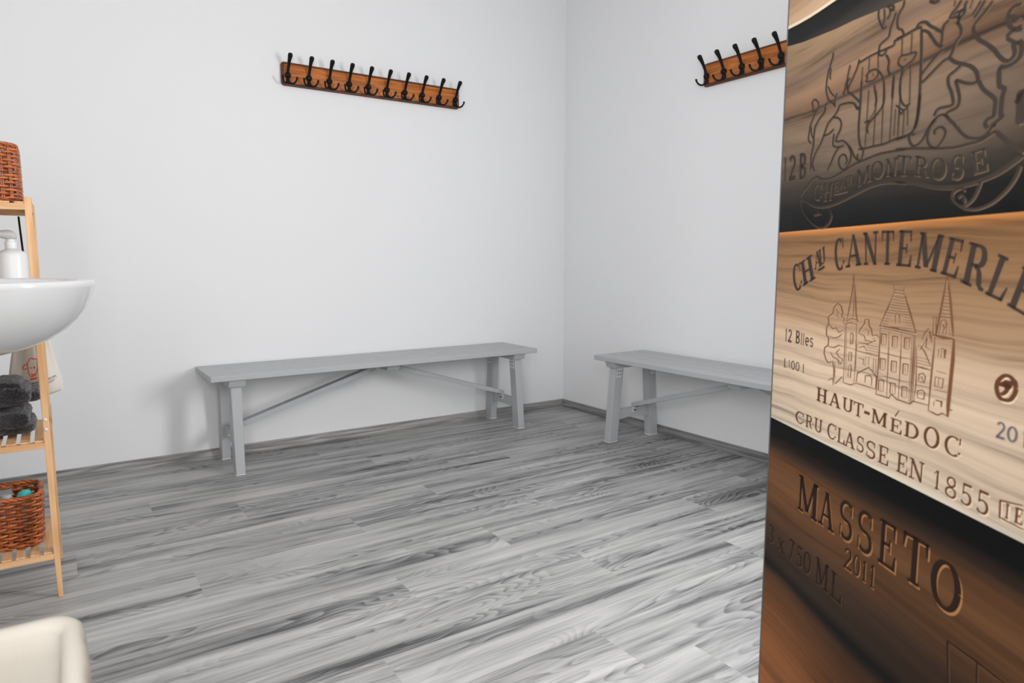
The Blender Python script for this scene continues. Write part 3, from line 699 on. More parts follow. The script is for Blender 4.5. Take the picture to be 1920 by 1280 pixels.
# artwork of the printed panel in millimetres (across, up)
ART_LINES=[('mont',3,[191,1039,211,1039,231,1040]),('mark',9,[564,1116,566,1097,566,1079]),('mark',5,[557,1103,560,1106,564,1115]),('cant0',4,[155,913,166,916,176,920]),('burn',2.6,[386,709,394,719]),('mbox',2.5,[526,394,519,447,569,449,610,449]),('mbox',2.5,[569,449,571,423]),('box',2.2,[614,661,583,656,584,636,617,635]),('symbol',4.2,[591,788,591,785,590,781,588,778,586,775,583,773,579,772,576,772,572,772,569,774,567,776,565,780,564,783,564,787,565,791,567,794,570,797,573,799,576,800,580,800,583,799,586,797,589,795,590,792,591,788]),('symbol',6,[568,790,572,789,576,791,580,794]),('symbol',7,[574,786,578,788,582,793,582,795]),('symbol',4,[571,777,577,781,580,786,584,790]),('crest',3.6,[125,1072,139,1073,150,1068,169,1066,192,1067,221,1073,248,1079,276,1082,308,1085,346,1084,371,1082]),('crest',3.6,[348,1086,365,1084,394,1080,431,1074,463,1070,488,1070,509,1071,525,1076,531,1078]),('crest',4,[531,1078,549,1064,569,1050,573,1047]),('crest',3.6,[124,1074,104,1060,80,1043,104,1032,133,1023,161,1020,187,1021,221,1026,260,1034,292,1040,322,1042,351,1040,376,1036]),('crest',5,[352,1041,388,1035,426,1026,461,1021,488,1021,514,1024,538,1029,558,1037,572,1044]),('crest',2.5,[80,1043,88,1023,109,1004,134,991,159,985,180,991,189,1003,182,1014]),('crest',2,[144,1014,143,1008,130,1009,156,1009]),('crest',3,[489,1014,484,1018,475,1017,468,1012,472,1003,484,996,495,998,505,1005,512,1017,514,1023]),('crest',2.6,[478,1007,485,1010,490,1005,489,1000]),('crest',3,[486,994,509,991,533,996,553,1008,565,1021,571,1034]),('crest',2.6,[242,1232,269,1234,293,1234,318,1233]),('crest',3.2,[332,1238,354,1239,377,1240,388,1238]),('crest',3.2,[387,1237,390,1208,392,1169,392,1137,390,1118,387,1108]),('crest',3.6,[393,1152,392,1128,388,1111,378,1102,346,1100]),('crest',3.2,[254,1205,254,1170,253,1133,258,1110,268,1100,294,1099,320,1098,343,1100,369,1100]),('crest',2.2,[254,1204,254,1224]),('crest',2.4,[274,1185,273,1102]),('crest',2.4,[294,1179,294,1100]),('crest',2.4,[271,1232,271,1212]),('crest',2.4,[311,1186,314,1098]),('crest',2.4,[333,1192,333,1100]),('crest',2.4,[350,1176,351,1100]),('crest',2.4,[292,1232,295,1210]),('crest',2.4,[347,1237,348,1213]),('crest',2.4,[368,1237,368,1210]),('crest',2.4,[369,1196,372,1145]),('crest',2.4,[358,1191,347,1181]),('crest',2.4,[369,1138,371,1114]),('crest',2.4,[351,1139,350,1118]),('crest',2.2,[342,1143,342,1106]),('crest',2.2,[362,1134,362,1103]),('crest',2.4,[265,1208,277,1212,291,1210,296,1204,293,1199,281,1196,266,1199,269,1204,264,1209]),('crest',2,[283,1207,282,1203]),('crest',2.4,[296,1207,306,1197,311,1186,314,1168,312,1155,301,1146,285,1138,276,1135]),('crest',2.6,[288,1189,290,1180,295,1167,293,1156]),('crest',2.6,[267,1138,277,1139,280,1137,276,1129,279,1120]),('crest',2.4,[296,1154,277,1136]),('crest',3,[312,1225,320,1214,319,1203,326,1192]),('crest',3,[334,1191,333,1175,333,1159]),('crest',2.4,[342,1209,348,1213,361,1211,379,1209,374,1201,364,1198,354,1196,343,1203,342,1209]),('crest',2,[353,1206,359,1206]),('crest',2.6,[354,1196,350,1183,349,1167,354,1151,364,1142,374,1144]),('crest',2.4,[342,1148,361,1137,370,1142]),('crest',2.4,[349,1140,356,1133,361,1138]),('crest',2.4,[288,1296,288,1285,296,1271,302,1264,309,1265]),('crest',2.2,[301,1292,303,1279,301,1268]),('crest',2.2,[312,1291,316,1282,310,1274]),('crest',3,[306,1292,317,1291,324,1286,318,1284,326,1282]),('crest',2.6,[347,1287,345,1280,337,1273,334,1266,336,1254,346,1248,349,1240,334,1240]),('crest',2.6,[330,1277,326,1270,319,1259,316,1249,306,1246,296,1243,294,1235,297,1228,308,1227,314,1233,328,1233,331,1240]),('crest',2.4,[168,1270,165,1259,157,1247,152,1232,151,1214,159,1198,172,1189,182,1182]),('crest',2,[163,1247,161,1234,163,1228]),('crest',2,[156,1219,167,1206,180,1196]),('crest',2.2,[186,1201,181,1193,180,1180]),('crest',2.8,[195,1180,189,1171,176,1164,164,1158,157,1150,150,1139,143,1129,127,1115,118,1099,123,1088,128,1084]),('crest',2.8,[150,1187,150,1179,136,1172,122,1161,118,1147,117,1126,112,1112,113,1086]),('crest',2.8,[177,1164,193,1160,203,1151,201,1140,193,1132,191,1123,211,1121,226,1112,237,1103,245,1092,257,1083]),('crest',2.6,[150,1139,168,1140,182,1145]),('crest',2.6,[183,1138,182,1119,198,1113,215,1113]),('crest',2.6,[202,1113,189,1105,179,1092,168,1079]),('crest',2.8,[195,1180,220,1178,237,1173,246,1165,254,1165]),('crest',2.8,[215,1197,230,1188,247,1176,253,1171]),('crest',2.4,[215,1198,222,1206,235,1220,242,1230,244,1238]),('crest',2.2,[201,1195,212,1203,213,1213,216,1225,220,1236]),('crest',2.4,[207,1193,208,1212]),('crest',2.6,[218,1198,214,1210,222,1216]),('crest',3.5,[241,1170,247,1163,254,1163]),('crest',2.4,[109,1187,120,1185,106,1169,101,1155,100,1141,110,1133]),('crest',2.4,[109,1187,110,1196,106,1203,114,1207,127,1199,128,1190,120,1185]),('crest',2.4,[107,1162,110,1148,118,1140]),('crest',2,[150,1187,159,1196]),('crest',3,[227,1110,236,1098,235,1086,227,1078,216,1075,205,1082,202,1094,211,1099,221,1096,226,1087,221,1082]),('crest',2.6,[255,1101,268,1098,268,1089,262,1082,254,1088,256,1094]),('crest',3.2,[389,1099,378,1101,377,1094,385,1085,396,1085,406,1091,415,1103,427,1112,439,1115,452,1109]),('crest',3,[427,1112,418,1104,414,1089,422,1078,433,1075,442,1081,448,1090,444,1097,436,1100,427,1097,429,1092]),('crest',3.4,[446,1112,462,1099,477,1085,491,1077,508,1074,518,1077,526,1084,532,1085]),('crest',3.4,[377,1241,382,1245,394,1243,404,1235,415,1228,428,1220,431,1227,440,1230]),('crest',3.4,[389,1234,401,1228,410,1218,421,1206,432,1200]),('crest',2.8,[428,1220,429,1214,428,1203]),('crest',3.2,[454,1224,462,1213,462,1205,455,1199,451,1191,445,1184,434,1182,420,1176,402,1168,395,1165]),('crest',2.8,[433,1197,418,1191,400,1181,394,1176]),('crest',4,[445,1183,456,1175,472,1168,484,1162,493,1154,498,1143]),('crest',3.4,[467,1168,456,1164,446,1160,447,1150,453,1140,458,1125,451,1123,435,1124,428,1122,424,1116]),('crest',3.4,[498,1143,490,1141,476,1145,460,1152,463,1144,468,1131,468,1123,464,1118,450,1116,445,1112]),('crest',4,[498,1143,506,1131,520,1120,527,1113,527,1102,526,1095,518,1094,514,1089,519,1083]),('crest',4,[483,1209,485,1201,494,1190,507,1181,519,1171,528,1161,537,1154,545,1153,550,1159,546,1170]),('crest',4.5,[529,1150,539,1147,550,1148,558,1153,559,1164,554,1171]),('crest',4.5,[529,1149,531,1129,539,1123,537,1113,537,1096,539,1092,531,1088,524,1084]),('crest',3.2,[483,1209,493,1215,503,1221,511,1228]),('crest',2.8,[483,1218,492,1225,499,1233]),('crest',2.4,[480,1223,488,1230,492,1235]),('crest',2.4,[474,1232,479,1240]),('crest',3,[440,1231,444,1237,451,1240,456,1244,459,1247]),('crest',3,[443,1231,452,1230,459,1226,466,1230,466,1238,469,1243]),('crest',3,[453,1220,458,1224,457,1231,463,1236]),('crest',2.6,[446,1234,453,1235,465,1234]),('crest',2.6,[447,1244,448,1251]),('crest',4,[401,1268,407,1263,415,1261,419,1262]),('crest',4,[554,1209,545,1210,538,1207,536,1199,540,1190,548,1185,557,1186]),('crest',4,[540,1202,548,1195,553,1196]),('crest',4,[536,1180,545,1184,558,1181]),('crest',3.4,[536,1179,546,1172,555,1167]),('castle',2,[263.5,906.8,262.2,881.2,256.0,853.1,252.0,834.2]),('castle',2,[263.5,906.8,271.9,870.7,276.1,845.4,280.9,835.2]),('castle',1.5,[264.3,892.2,268.5,857.7,268.9,837.5]),('castle',1.5,[249.0,831.1,260.8,838.3,278.4,837.4,283.5,834.2]),('castle',1.5,[245.3,827.9,261.4,831.7,280.7,830.3]),('castle',1.5,[248.0,828.2,249.9,783.1,251.3,735.7]),('castle',1.5,[279.1,831.1,281.3,787.3,281.1,739.1]),('castle',1,[251.3,828.5,258.0,742.6]),('castle',1.5,[263.2,814.7,268.8,816.3,271.5,811.9,271.1,799.9,265.5,798.2,263.2,814.7]),('castle',1.5,[262.3,784.7,269.3,785.7,270.1,771.8,262.7,771.3,262.3,784.7]),('castle',1.5,[263.6,762.4,269.7,766.2,271.3,759.9,270.3,744.7,263.6,745.5,263.6,762.4]),('castle',1,[248.9,792.4,281.6,791.0]),('castle',1.5,[281.7,790.1,309.5,789.3,340.1,788.2]),('castle',1,[283.8,800.5,283.1,791.2]),('castle',2,[221.2,724.5,222.4,748.2,217.3,763.1,203.3,759.0,195.5,763.8,189.0,772.9,189.8,783.0,200.3,788.3,201.0,800.2,193.1,805.3,192.0,817.1,198.6,823.6,195.6,835.1,209.4,842.1,211.9,852.0,221.7,859.3,232.2,857.1,238.4,846.2,235.8,838.5,244.4,837.3,242.0,827.6]),('castle',1.5,[198.6,823.6,211.9,817.1,222.2,820.0,229.8,813.1,242.9,818.3]),('castle',1.5,[202.4,804.3,216.9,802.1,230.6,805.5,240.2,812.3]),('castle',1.5,[200.5,786.4,218.5,786.7,231.9,792.2,245.6,792.0]),('castle',1.5,[208.7,777.6,216.5,770.8,230.8,768.9,241.8,762.9,246.0,771.1,233.8,773.2,226.2,779.9,235.9,787.0]),('castle',1.5,[217.4,850.4,226.6,845.3,222.0,839.2,230.9,836.1]),('castle',1.5,[224.3,764.1,225.5,735.0]),('castle',1.5,[206.2,729.7,216.5,735.5,228.0,727.7,247.2,742.7,251.5,733.8]),('castle',1.5,[230.8,768.9,235.1,760.9,243.4,763.1]),('castle',1.8,[285.2,817.1,290.6,824.9,299.0,832.9,301.2,840.3,310.1,841.0,311.0,832.2,317.4,827.6,321.4,817.4,332.6,820.4,337.3,815.7]),('castle',1.5,[288.3,817.4,300.8,815.1,304.5,808.4,319.4,808.3,311.0,803.8,286.7,802.6]),('castle',1.5,[302.7,826.1,311.9,823.5,309.7,816.1]),('castle',1.5,[321.7,813.9,330.6,811.4,316.6,806.2]),('castle',1.5,[287.4,795.4,302.4,799.1,309.1,792.8]),('castle',1.3,[308.1,802.5,338.7,801.9]),('castle',1.3,[308.5,798.6,339.1,798.2]),('castle',1.3,[308.9,794.8,339.5,794.4]),('castle',1.3,[309.3,790.9,339.9,790.6]),('castle',2,[364.7,894.1,367.2,882.6]),('castle',2,[387.9,892.5,389.0,882.0]),('castle',3.4,[366.6,888.3,388.5,886.8]),('castle',3,[367.0,884.2,388.9,882.8]),('castle',2.2,[365.2,881.6,353.5,860.0,338.3,833.9]),('castle',2.2,[389.8,882.0,402.4,860.2,418.7,831.3]),('castle',1.4,[364.8,878.3,391.2,876.4]),('castle',1.4,[362.6,874.3,393.1,872.8]),('castle',1.4,[360.3,870.4,395.0,869.2]),('castle',1.4,[358.0,866.4,397.0,865.6]),('castle',1.4,[355.8,862.3,398.9,862.0]),('castle',1.4,[353.5,858.3,400.8,858.5]),('castle',1.4,[351.2,854.2,365.7,854.0]),('castle',1.4,[390.0,854.6,402.7,854.3]),('castle',1.4,[348.9,850.1,363.5,850.0]),('castle',1.4,[392.0,851.0,404.6,850.7]),('castle',1.4,[346.5,846.0,361.2,845.9]),('castle',1.4,[393.9,847.4,406.5,847.2]),('castle',1.4,[344.2,841.9,359.0,841.8]),('castle',1.4,[395.8,843.8,408.4,843.7]),('castle',1.4,[341.8,837.7,356.7,837.7]),('castle',1.4,[397.7,840.2,410.2,840.1]),('castle',1.4,[339.5,833.5,412.0,837.3]),('castle',1.5,[374.2,839.9,372.7,849.7,375.2,855.7,380.5,853.6,383.9,840.8]),('castle',2.6,[336.8,834.3,377.5,833.5,417.6,831.1]),('castle',1.5,[339.9,831.5,377.8,829.9,416.7,827.8]),('castle',2,[339.9,831.5,340.5,784.8,338.8,731.8]),('castle',1.5,[361.0,826.8,362.3,787.9,364.5,731.7]),('castle',1.5,[388.8,828.1,389.8,788.6,390.8,734.5]),('castle',2,[415.5,827.7,416.2,786.0,416.7,734.9]),('castle',1.5,[418.4,828.0,419.8,786.6,420.2,736.4]),('castle',1.1,[411.2,827.2,412.1,795.1,413.0,734.9]),('castle',1.3,[343.5,823.3,355.1,823.1,355.6,807.5]),('castle',3.2,[343.5,823.3,343.8,807.4]),('castle',3,[345.3,822.8,355.7,822.5]),('castle',1.2,[344.7,807.0,355.2,806.8]),('castle',1,[348.8,820.4,349.5,808.5]),('castle',1.3,[369.4,822.7,380.4,822.5,380.9,807.3]),('castle',3.2,[369.4,822.7,369.7,807.2]),('castle',3,[371.0,822.2,381.0,821.9]),('castle',1.2,[370.5,806.8,380.5,806.6]),('castle',1,[374.4,819.9,375.1,808.2]),('castle',1.3,[395.9,823.1,406.3,823.0,406.9,808.2]),('castle',3.2,[395.9,823.1,396.2,808.1]),('castle',3,[397.4,822.6,406.9,822.4]),('castle',1.2,[397.0,807.7,406.4,807.5]),('castle',1,[400.7,820.4,401.3,809.1]),('castle',1.3,[344.5,787.1,356.1,787.4,356.6,771.6]),('castle',3.2,[344.5,787.1,344.7,771.1]),('castle',3,[346.2,786.6,356.7,786.8]),('castle',1.2,[345.6,770.7,356.1,770.9]),('castle',1,[349.8,784.4,350.4,772.4]),('castle',1.3,[370.4,787.1,381.4,787.3,382.0,772.0]),('castle',3.2,[370.4,787.1,370.7,771.5]),('castle',3,[372.1,786.6,382.0,786.8]),('castle',1.2,[371.5,771.1,381.5,771.3]),('castle',1,[375.5,784.4,376.1,772.7]),('castle',1.3,[396.3,787.1,406.8,787.3,407.4,772.4]),('castle',3.2,[396.3,787.1,396.6,771.9]),('castle',3,[397.9,786.6,407.4,786.8]),('castle',1.2,[397.4,771.6,406.9,771.7]),('castle',1,[401.1,784.5,401.8,773.1]),('castle',1.3,[343.6,754.7,355.2,755.4,355.8,739.5]),('castle',3.2,[343.6,754.7,343.8,738.6]),('castle',3,[345.3,754.3,355.9,754.8]),('castle',1.2,[344.7,738.3,355.3,738.7]),('castle',1,[348.9,752.1,349.6,740.1]),('castle',1.3,[371.0,755.2,382.1,755.9,382.6,740.5]),('castle',3.2,[371.0,755.2,371.3,739.6]),('castle',3,[372.7,754.9,382.7,755.3]),('castle',1.2,[372.1,739.2,382.2,739.7]),('castle',1,[376.1,752.8,376.8,741.0]),('castle',1.3,[397.1,754.9,407.6,755.6,408.2,740.5]),('castle',3.2,[397.1,754.9,397.4,739.7]),('castle',3,[398.7,754.6,408.2,755.0]),('castle',1.2,[398.2,739.4,407.8,739.8]),('castle',1,[401.9,752.5,402.6,741.1]),('castle',1,[342.2,795.4,365.6,795.2,390.5,794.5,416.5,795.4]),('castle',1,[341.3,760.4,369.0,761.7,393.9,761.8,419.8,763.6]),('castle',1.8,[337.4,731.6,350.1,732.3,369.4,731.9,374.1,738.8,387.8,733.9,403.1,733.7,415.6,733.0,422.4,738.5,452.7,739.3]),('castle',1.8,[286.8,740.1,288.4,755.2,317.5,769.0,337.5,758.0,336.7,738.5]),('castle',1.6,[309.5,744.2,309.9,755.1,321.7,757.1,326.4,754.4,326.2,741.9]),('castle',1.6,[286.9,739.2,302.4,739.3,335.2,739.1]),('castle',1.5,[251.5,733.8,271.4,733.6,286.9,739.2]),('castle',1,[282.1,785.6,283.4,758.1]),('castle',1,[308.3,785.5,307.0,769.1]),('castle',1.5,[289.1,779.2,302.9,779.4,302.3,770.2]),('castle',1.5,[315.9,784.8,315.7,772.3]),('castle',1.5,[327.6,784.7,328.1,765.3]),('castle',1.5,[333.5,783.8,335.6,757.7]),('castle',2.4,[423.3,787.1,436.3,786.8,452.3,786.2]),('castle',1.3,[422.0,799.7,451.0,799.2]),('castle',1.3,[422.4,795.8,451.4,795.3]),('castle',1.3,[422.8,791.8,451.8,791.5]),('castle',1.5,[421.7,814.1,425.6,765.0,423.6,738.8]),('castle',1.5,[428.5,816.5,438.7,808.4,451.8,791.5]),('castle',1.5,[423.7,817.5,429.2,810.3,437.4,820.7]),('castle',1.8,[432.5,823.3,436.1,833.1,442.2,840.0,446.2,834.2,450.8,822.3]),('castle',1.5,[434.9,822.0,441.3,827.4,440.3,814.8,449.5,812.9]),('castle',1.5,[440.1,838.2,441.3,827.4]),('castle',1.5,[430.1,767.4,430.3,777.0,438.2,779.9,443.2,776.0,441.8,767.1,430.1,767.4]),('castle',1.5,[430.1,745.0,430.3,754.6,439.4,757.2,444.3,754.2,443.0,745.2,430.1,745.0]),('castle',1.5,[432.1,771.0,435.6,775.5,439.4,768.3]),('castle',1.6,[424.8,761.7,453.6,763.0]),('castle',2.4,[451.2,856.2,452.0,831.7]),('castle',1.5,[451.2,856.2,456.1,855.8,457.5,832.3]),('castle',2.4,[470.6,911.2,466.2,882.9,459.5,844.7,458.6,832.4]),('castle',2.4,[470.6,911.2,479.1,879.1,485.3,850.1,489.0,834.3]),('castle',1.4,[468.1,893.4,474.9,892.2]),('castle',1.4,[467.4,888.9,475.9,887.8]),('castle',1.4,[466.7,884.4,476.9,883.4]),('castle',1.4,[465.9,879.9,477.9,879.1]),('castle',1.4,[465.2,875.3,478.9,874.7]),('castle',1.4,[464.5,870.8,479.9,870.3]),('castle',1.4,[463.7,866.2,480.9,866.0]),('castle',1.4,[463.0,861.7,481.8,861.6]),('castle',1.4,[462.2,857.1,482.8,857.3]),('castle',1.5,[464.7,836.1,465.2,851.3,471.2,854.8,476.0,849.3,476.4,835.9]),('castle',1.5,[467.7,848.5,472.3,844.4,471.0,836.8]),('castle',4,[451.9,833.2,471.6,831.6,490.3,831.5]),('castle',2,[456.5,830.7,455.2,801.3,454.0,770.1,453.4,732.4]),('castle',4,[490.3,831.5,490.9,806.5,489.9,776.5,488.9,746.3,489.4,732.0]),('castle',3,[489.4,741.9,496.6,741.9]),('castle',3,[468.8,816.9,476.3,816.4,476.5,805.1]),('castle',1.5,[464.6,816.4,464.6,805.7]),('castle',1.5,[470.1,814.8,470.1,805.0]),('castle',1.5,[462.2,787.0,482.6,786.5]),('castle',1.5,[461.9,779.2,477.1,778.8,476.3,766.5,462.1,766.9,461.9,779.2]),('castle',1.5,[468.5,778.8,468.6,768.1]),('castle',1.6,[462.6,762.4,485.1,762.9]),('castle',3,[465.1,748.9,477.0,749.1,476.7,742.1]),('castle',1.5,[463.1,747.0,462.7,740.7]),('castle',2,[453.4,732.4,462.5,731.3,471.4,730.2,479.6,734.4,490.4,732.3])]
ART_LETTERS=[('mont','C',[126.4,1062.1,154.1,1059.8,153.6,1032.0,126.3,1034.0]),('mont','H',[158.1,1059.4,188.1,1058.1,186.3,1030.5,158.4,1029.9]),('mont','E',[190.1,1058.6,205.4,1059.5,205.0,1043.8,191.0,1041.6]),('mont','A',[207.4,1059.3,221.1,1059.7,225.6,1046.5,208.1,1044.9]),('mont','U',[223.2,1062.7,242.4,1064.3,242.1,1049.5,229.4,1048.3]),('mont','M',[255.0,1067.8,288.5,1072.8,293.0,1049.3,258.6,1043.8]),('mont','O',[291.5,1076.0,322.8,1074.6,324.0,1049.5,295.6,1050.7]),('mont','N',[327.3,1075.2,353.9,1074.2,353.6,1050.1,328.3,1051.6]),('mont','T',[353.0,1077.3,384.3,1070.9,383.6,1045.5,352.9,1049.2]),('mont','R',[390.6,1071.2,418.6,1064.5,421.9,1037.9,389.1,1045.3]),('mont','O',[422.2,1063.9,452.6,1059.5,454.8,1031.9,424.1,1035.9]),('mont','S',[462.4,1060.5,484.1,1059.7,485.5,1029.5,462.5,1030.5]),('mont','E',[491.9,1059.3,518.4,1061.8,524.5,1035.0,499.7,1032.6]),('stamp','1',[9.8,1123.7,21.2,1123.2,23.0,1078.0,11.7,1077.2]),('stamp','2',[29.5,1125.1,58.3,1122.3,61.4,1075.9,33.5,1077.3]),('stamp','B',[68.2,1122.6,96.2,1120.0,97.0,1074.0,70.7,1075.1]),('cant0','C',[61.0,919.8,90.5,927.3,106.7,880.7,75.3,870.7]),('cant0','H',[90.1,925.3,130.0,940.4,147.7,898.9,106.4,883.6]),('cant0','A',[138.8,942.8,158.5,947.8,165.8,920.6,142.9,913.2]),('cant0','U',[152.4,946.5,173.2,954.1,179.4,926.1,160.6,918.9]),('cant','C',[200.6,964.0,228.0,967.8,238.4,915.2,209.2,911.7]),('cant','A',[243.2,970.2,267.8,970.3,283.0,922.8,239.5,917.9]),('cant','N',[281.3,972.0,319.9,973.2,322.4,923.3,288.1,922.8]),('cant','T',[327.9,973.1,357.9,972.1,359.2,923.3,332.1,923.1]),('cant','E',[366.8,972.3,399.8,970.3,399.3,920.7,364.6,922.2]),('cant','M',[412.8,967.9,459.4,962.0,449.8,914.2,406.3,919.7]),('cant','E',[467.1,959.6,497.8,954.0,486.5,907.1,455.4,913.2]),('cant','R',[503.4,952.6,538.2,945.2,533.1,891.1,492.6,903.6]),('cant','L',[548.9,938.3,581.9,926.6,561.5,882.5,533.1,891.1]),('cant','E',[584.4,924.7,614.9,911.8,601.7,866.4,566.6,880.0]),('burn','H',[171.0,712.3,207.1,712.3,207.1,688.3,171.0,688.3]),('burn','A',[211.5,712.0,247.2,712.0,247.2,688.9,211.5,688.9]),('burn','U',[251.6,710.9,283.6,710.9,283.6,688.9,251.6,688.9]),('burn','T',[283.4,710.2,310.4,710.2,310.4,688.4,283.4,688.4]),('burn','-',[312.4,701.4,326.5,701.4,326.5,696.8,312.4,696.8]),('burn','M',[331.6,709.1,368.6,709.1,368.6,687.6,331.6,687.6]),('burn','E',[375.3,705.7,403.5,705.7,403.5,685.8,375.3,685.8]),('burn','D',[406.5,708.1,438.4,708.1,438.4,686.7,406.5,686.7]),('burn','O',[447.7,712.5,478.5,712.5,478.5,684.3,447.7,684.3]),('burn','C',[487.4,710.5,517.1,710.5,517.1,684.6,487.4,684.6]),('burn2','C',[102.5,655.9,133.3,655.9,133.3,634.3,102.5,634.3]),('burn2','R',[138.4,656.5,163.3,656.5,163.3,634.3,138.4,634.3]),('burn2','U',[169.0,657.8,196.6,657.8,196.6,633.6,169.0,633.6]),('cw0','C',[212.1,659.8,239.6,659.8,239.6,633.4,212.1,633.4]),('cw0','L',[241.5,658.1,265.4,658.1,265.4,633.7,241.5,633.7]),('cw0','A',[263.7,657.6,293.3,657.6,293.3,633.7,263.7,633.7]),('cw0','S',[297.4,659.3,317.8,659.3,317.8,634.5,297.4,634.5]),('cw0','S',[322.0,658.9,347.6,658.9,347.6,632.2,322.0,632.2]),('cw0','E',[352.4,659.6,378.4,659.6,378.4,632.7,352.4,632.7]),('cw1','E',[395.5,659.9,421.1,659.9,421.1,632.2,395.5,632.2]),('cw1','N',[423.8,660.5,453.6,660.5,453.6,632.2,423.8,632.2]),('cw2','1',[468.9,658.5,488.6,658.5,488.6,633.5,468.9,633.5]),('cw2','8',[493.5,658.3,515.6,658.3,515.6,630.9,493.5,630.9]),('cw2','5',[520.0,657.9,542.1,657.9,542.1,630.8,520.0,630.8]),('cw2','5',[545.9,658.2,569.1,658.2,569.1,629.7,545.9,629.7]),('ink','2',[567.6,746.0,582.6,746.0,582.6,726.1,567.6,726.1]),('ink','0',[584.0,744.8,599.3,744.8,599.3,726.7,584.0,726.7]),('ink','1',[603.9,743.8,612.7,743.8,612.7,725.2,603.9,725.2]),('small','1',[45.1,801.5,56.7,801.5,56.7,777.9,45.1,777.9]),('small','2',[58.5,801.5,74.6,801.5,74.6,777.3,58.5,777.3]),('small','B',[87.4,802.1,104.3,802.1,104.3,778.5,87.4,778.5]),('small','l',[107.5,799.8,112.7,799.8,112.7,777.9,107.5,777.9]),('small','l',[115.1,799.4,120.2,799.4,120.2,778.1,115.1,778.1]),('small','e',[123.3,794.5,137.1,794.5,137.1,778.2,123.3,778.2]),('small','s',[139.4,794.7,152.1,794.7,152.1,778.6,139.4,778.6]),('small2','L',[46.7,744.9,61.5,744.9,61.5,727.9,46.7,727.9]),('small2','1',[65.0,744.3,73.0,744.3,73.0,727.9,65.0,727.9]),('small2','0',[76.4,744.8,90.6,744.8,90.6,727.8,76.4,727.8]),('small2','0',[93.9,745.0,107.7,745.0,107.7,728.3,93.9,728.3]),('small2','1',[115.5,744.3,127.4,744.3,127.4,728.2,115.5,728.2]),('mass','M',[126.1,541.8,193.6,541.8,193.6,476.5,126.1,476.5]),('mass','A',[199.2,539.8,247.1,539.8,247.1,478.5,199.2,478.5]),('mass','S',[261.1,545.8,301.4,545.8,301.4,481.9,261.1,481.9]),('mass','S',[311.8,548.2,353.6,548.2,353.6,482.5,311.8,482.5]),('mass','E',[365.7,552.3,409.2,552.3,409.2,485.4,365.7,485.4]),('mass','T',[420.6,555.1,474.3,555.1,474.3,488.5,420.6,488.5]),('mass','O',[480.6,548.0,535.8,548.0,535.8,483.2,480.6,483.2]),('mass2','2',[280.8,471.3,305.1,471.3,305.1,436.8,280.8,436.8]),('mass2','0',[308.4,471.6,326.2,471.6,326.2,437.8,308.4,437.8]),('mass2','1',[327.0,471.1,347.3,471.1,347.3,438.9,327.0,438.9]),('mass2','1',[347.3,474.1,367.3,474.1,367.3,438.8,347.3,438.8]),('m0','3',[14.2,405.4,39.9,405.4,39.9,369.0,14.2,369.0]),('m1','x',[57.1,393.6,83.6,393.6,83.6,368.5,57.1,368.5]),('m2','7',[99.5,409.4,122.8,409.4,122.8,370.9,99.5,370.9]),('m2','5',[128.7,410.0,153.9,410.0,153.9,370.9,128.7,370.9]),('m2','0',[156.5,411.1,181.9,411.1,181.9,372.1,156.5,372.1]),('m3','M',[199.5,417.2,239.8,417.2,239.8,369.8,199.5,369.8]),('m3','L',[245.7,414.9,281.8,414.9,281.8,369.8,245.7,369.8]),('box','I',[589.5,655.8,598.3,655.8,598.3,638.3,589.5,638.3]),('box','E',[604.0,656.6,615.9,656.6,615.9,638.2,604.0,638.2])]
# ================================================================ the tall printed panel (local x = towards the camera, z up, -y = printed face)
PH, PL = 2.10, 1.02
panel = thing('printed_panel', (-1.52273, -2.60123, 0), 'tall panel printed with stacked wooden wine crate fronts, in front of the right bench', 'panel', rz=math.atan2(-.87078, -.49166))
b = MB(); b.box(.004, PL-.004, .0, .022, .006, PH-.006); b.build('board', m_alu, panel)
b = MB()
for r in ((0, .004, 0, PH), (PL-.004, PL, 0, PH), (.004, PL-.004, 0, .006), (.004, PL-.004, PH-.006, PH)): b.box(r[0], r[1], -.0012, .0232, r[2], r[3])
b.build('edge_trim', m_alu, panel)

def crate_mat(name, stops, v0, v1, rstops=None, grain=(3.2, 26), contrast=.22, wav=.012, rough=.42, hband=0, col2=None, seed=0.0, gc=(.55, 1.12)):
    m = NM(name, .55, .12); q = m.xyz(m.coord()); u, v = q[0], q[2]
    w1 = m.noise(m.comb(m.math('MULTIPLY', u, 3.4), m.math('MULTIPLY', v, 5.0), seed), 1, 1.5)
    vv = m.math('ADD', v, m.math('MULTIPLY', m.math('SUBTRACT', w1, .5), wav*3))
    base = m.ramp(m.math('DIVIDE', m.math('SUBTRACT', vv if hband else v, v0), v1-v0), [((s-v0)/(v1-v0), c) for s, c in stops])
    g1 = m.noise(m.comb(m.math('MULTIPLY', u, grain[0]*.4), m.math('MULTIPLY', vv, grain[1]), seed+3), 1, 2.2, .5, .15)
    g2 = m.noise(m.comb(m.math('MULTIPLY', u, 5), m.math('MULTIPLY', vv, 150), seed+5), 1, 4, .65)
    g1 = m.math('ADD', m.math('MULTIPLY', g1, .7), m.math('MULTIPLY', m.noise(m.comb(m.math('MULTIPLY', u, grain[0]*.8), m.math('MULTIPLY', vv, grain[1]*2.3), seed+8), 1, 2, .5), .3))
    f = m.math('ADD', g1, m.math('MULTIPLY', m.math('SUBTRACT', g2, .5), .38))
    gr = m.ramp(f, [(.30, gc[0]), (.42, .84), (.52, 1.0), (.70, gc[1])])
    c = m.mix('MULTIPLY', 1, base, gr)
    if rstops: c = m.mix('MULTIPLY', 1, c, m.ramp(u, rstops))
    m.color(c); return m.mat
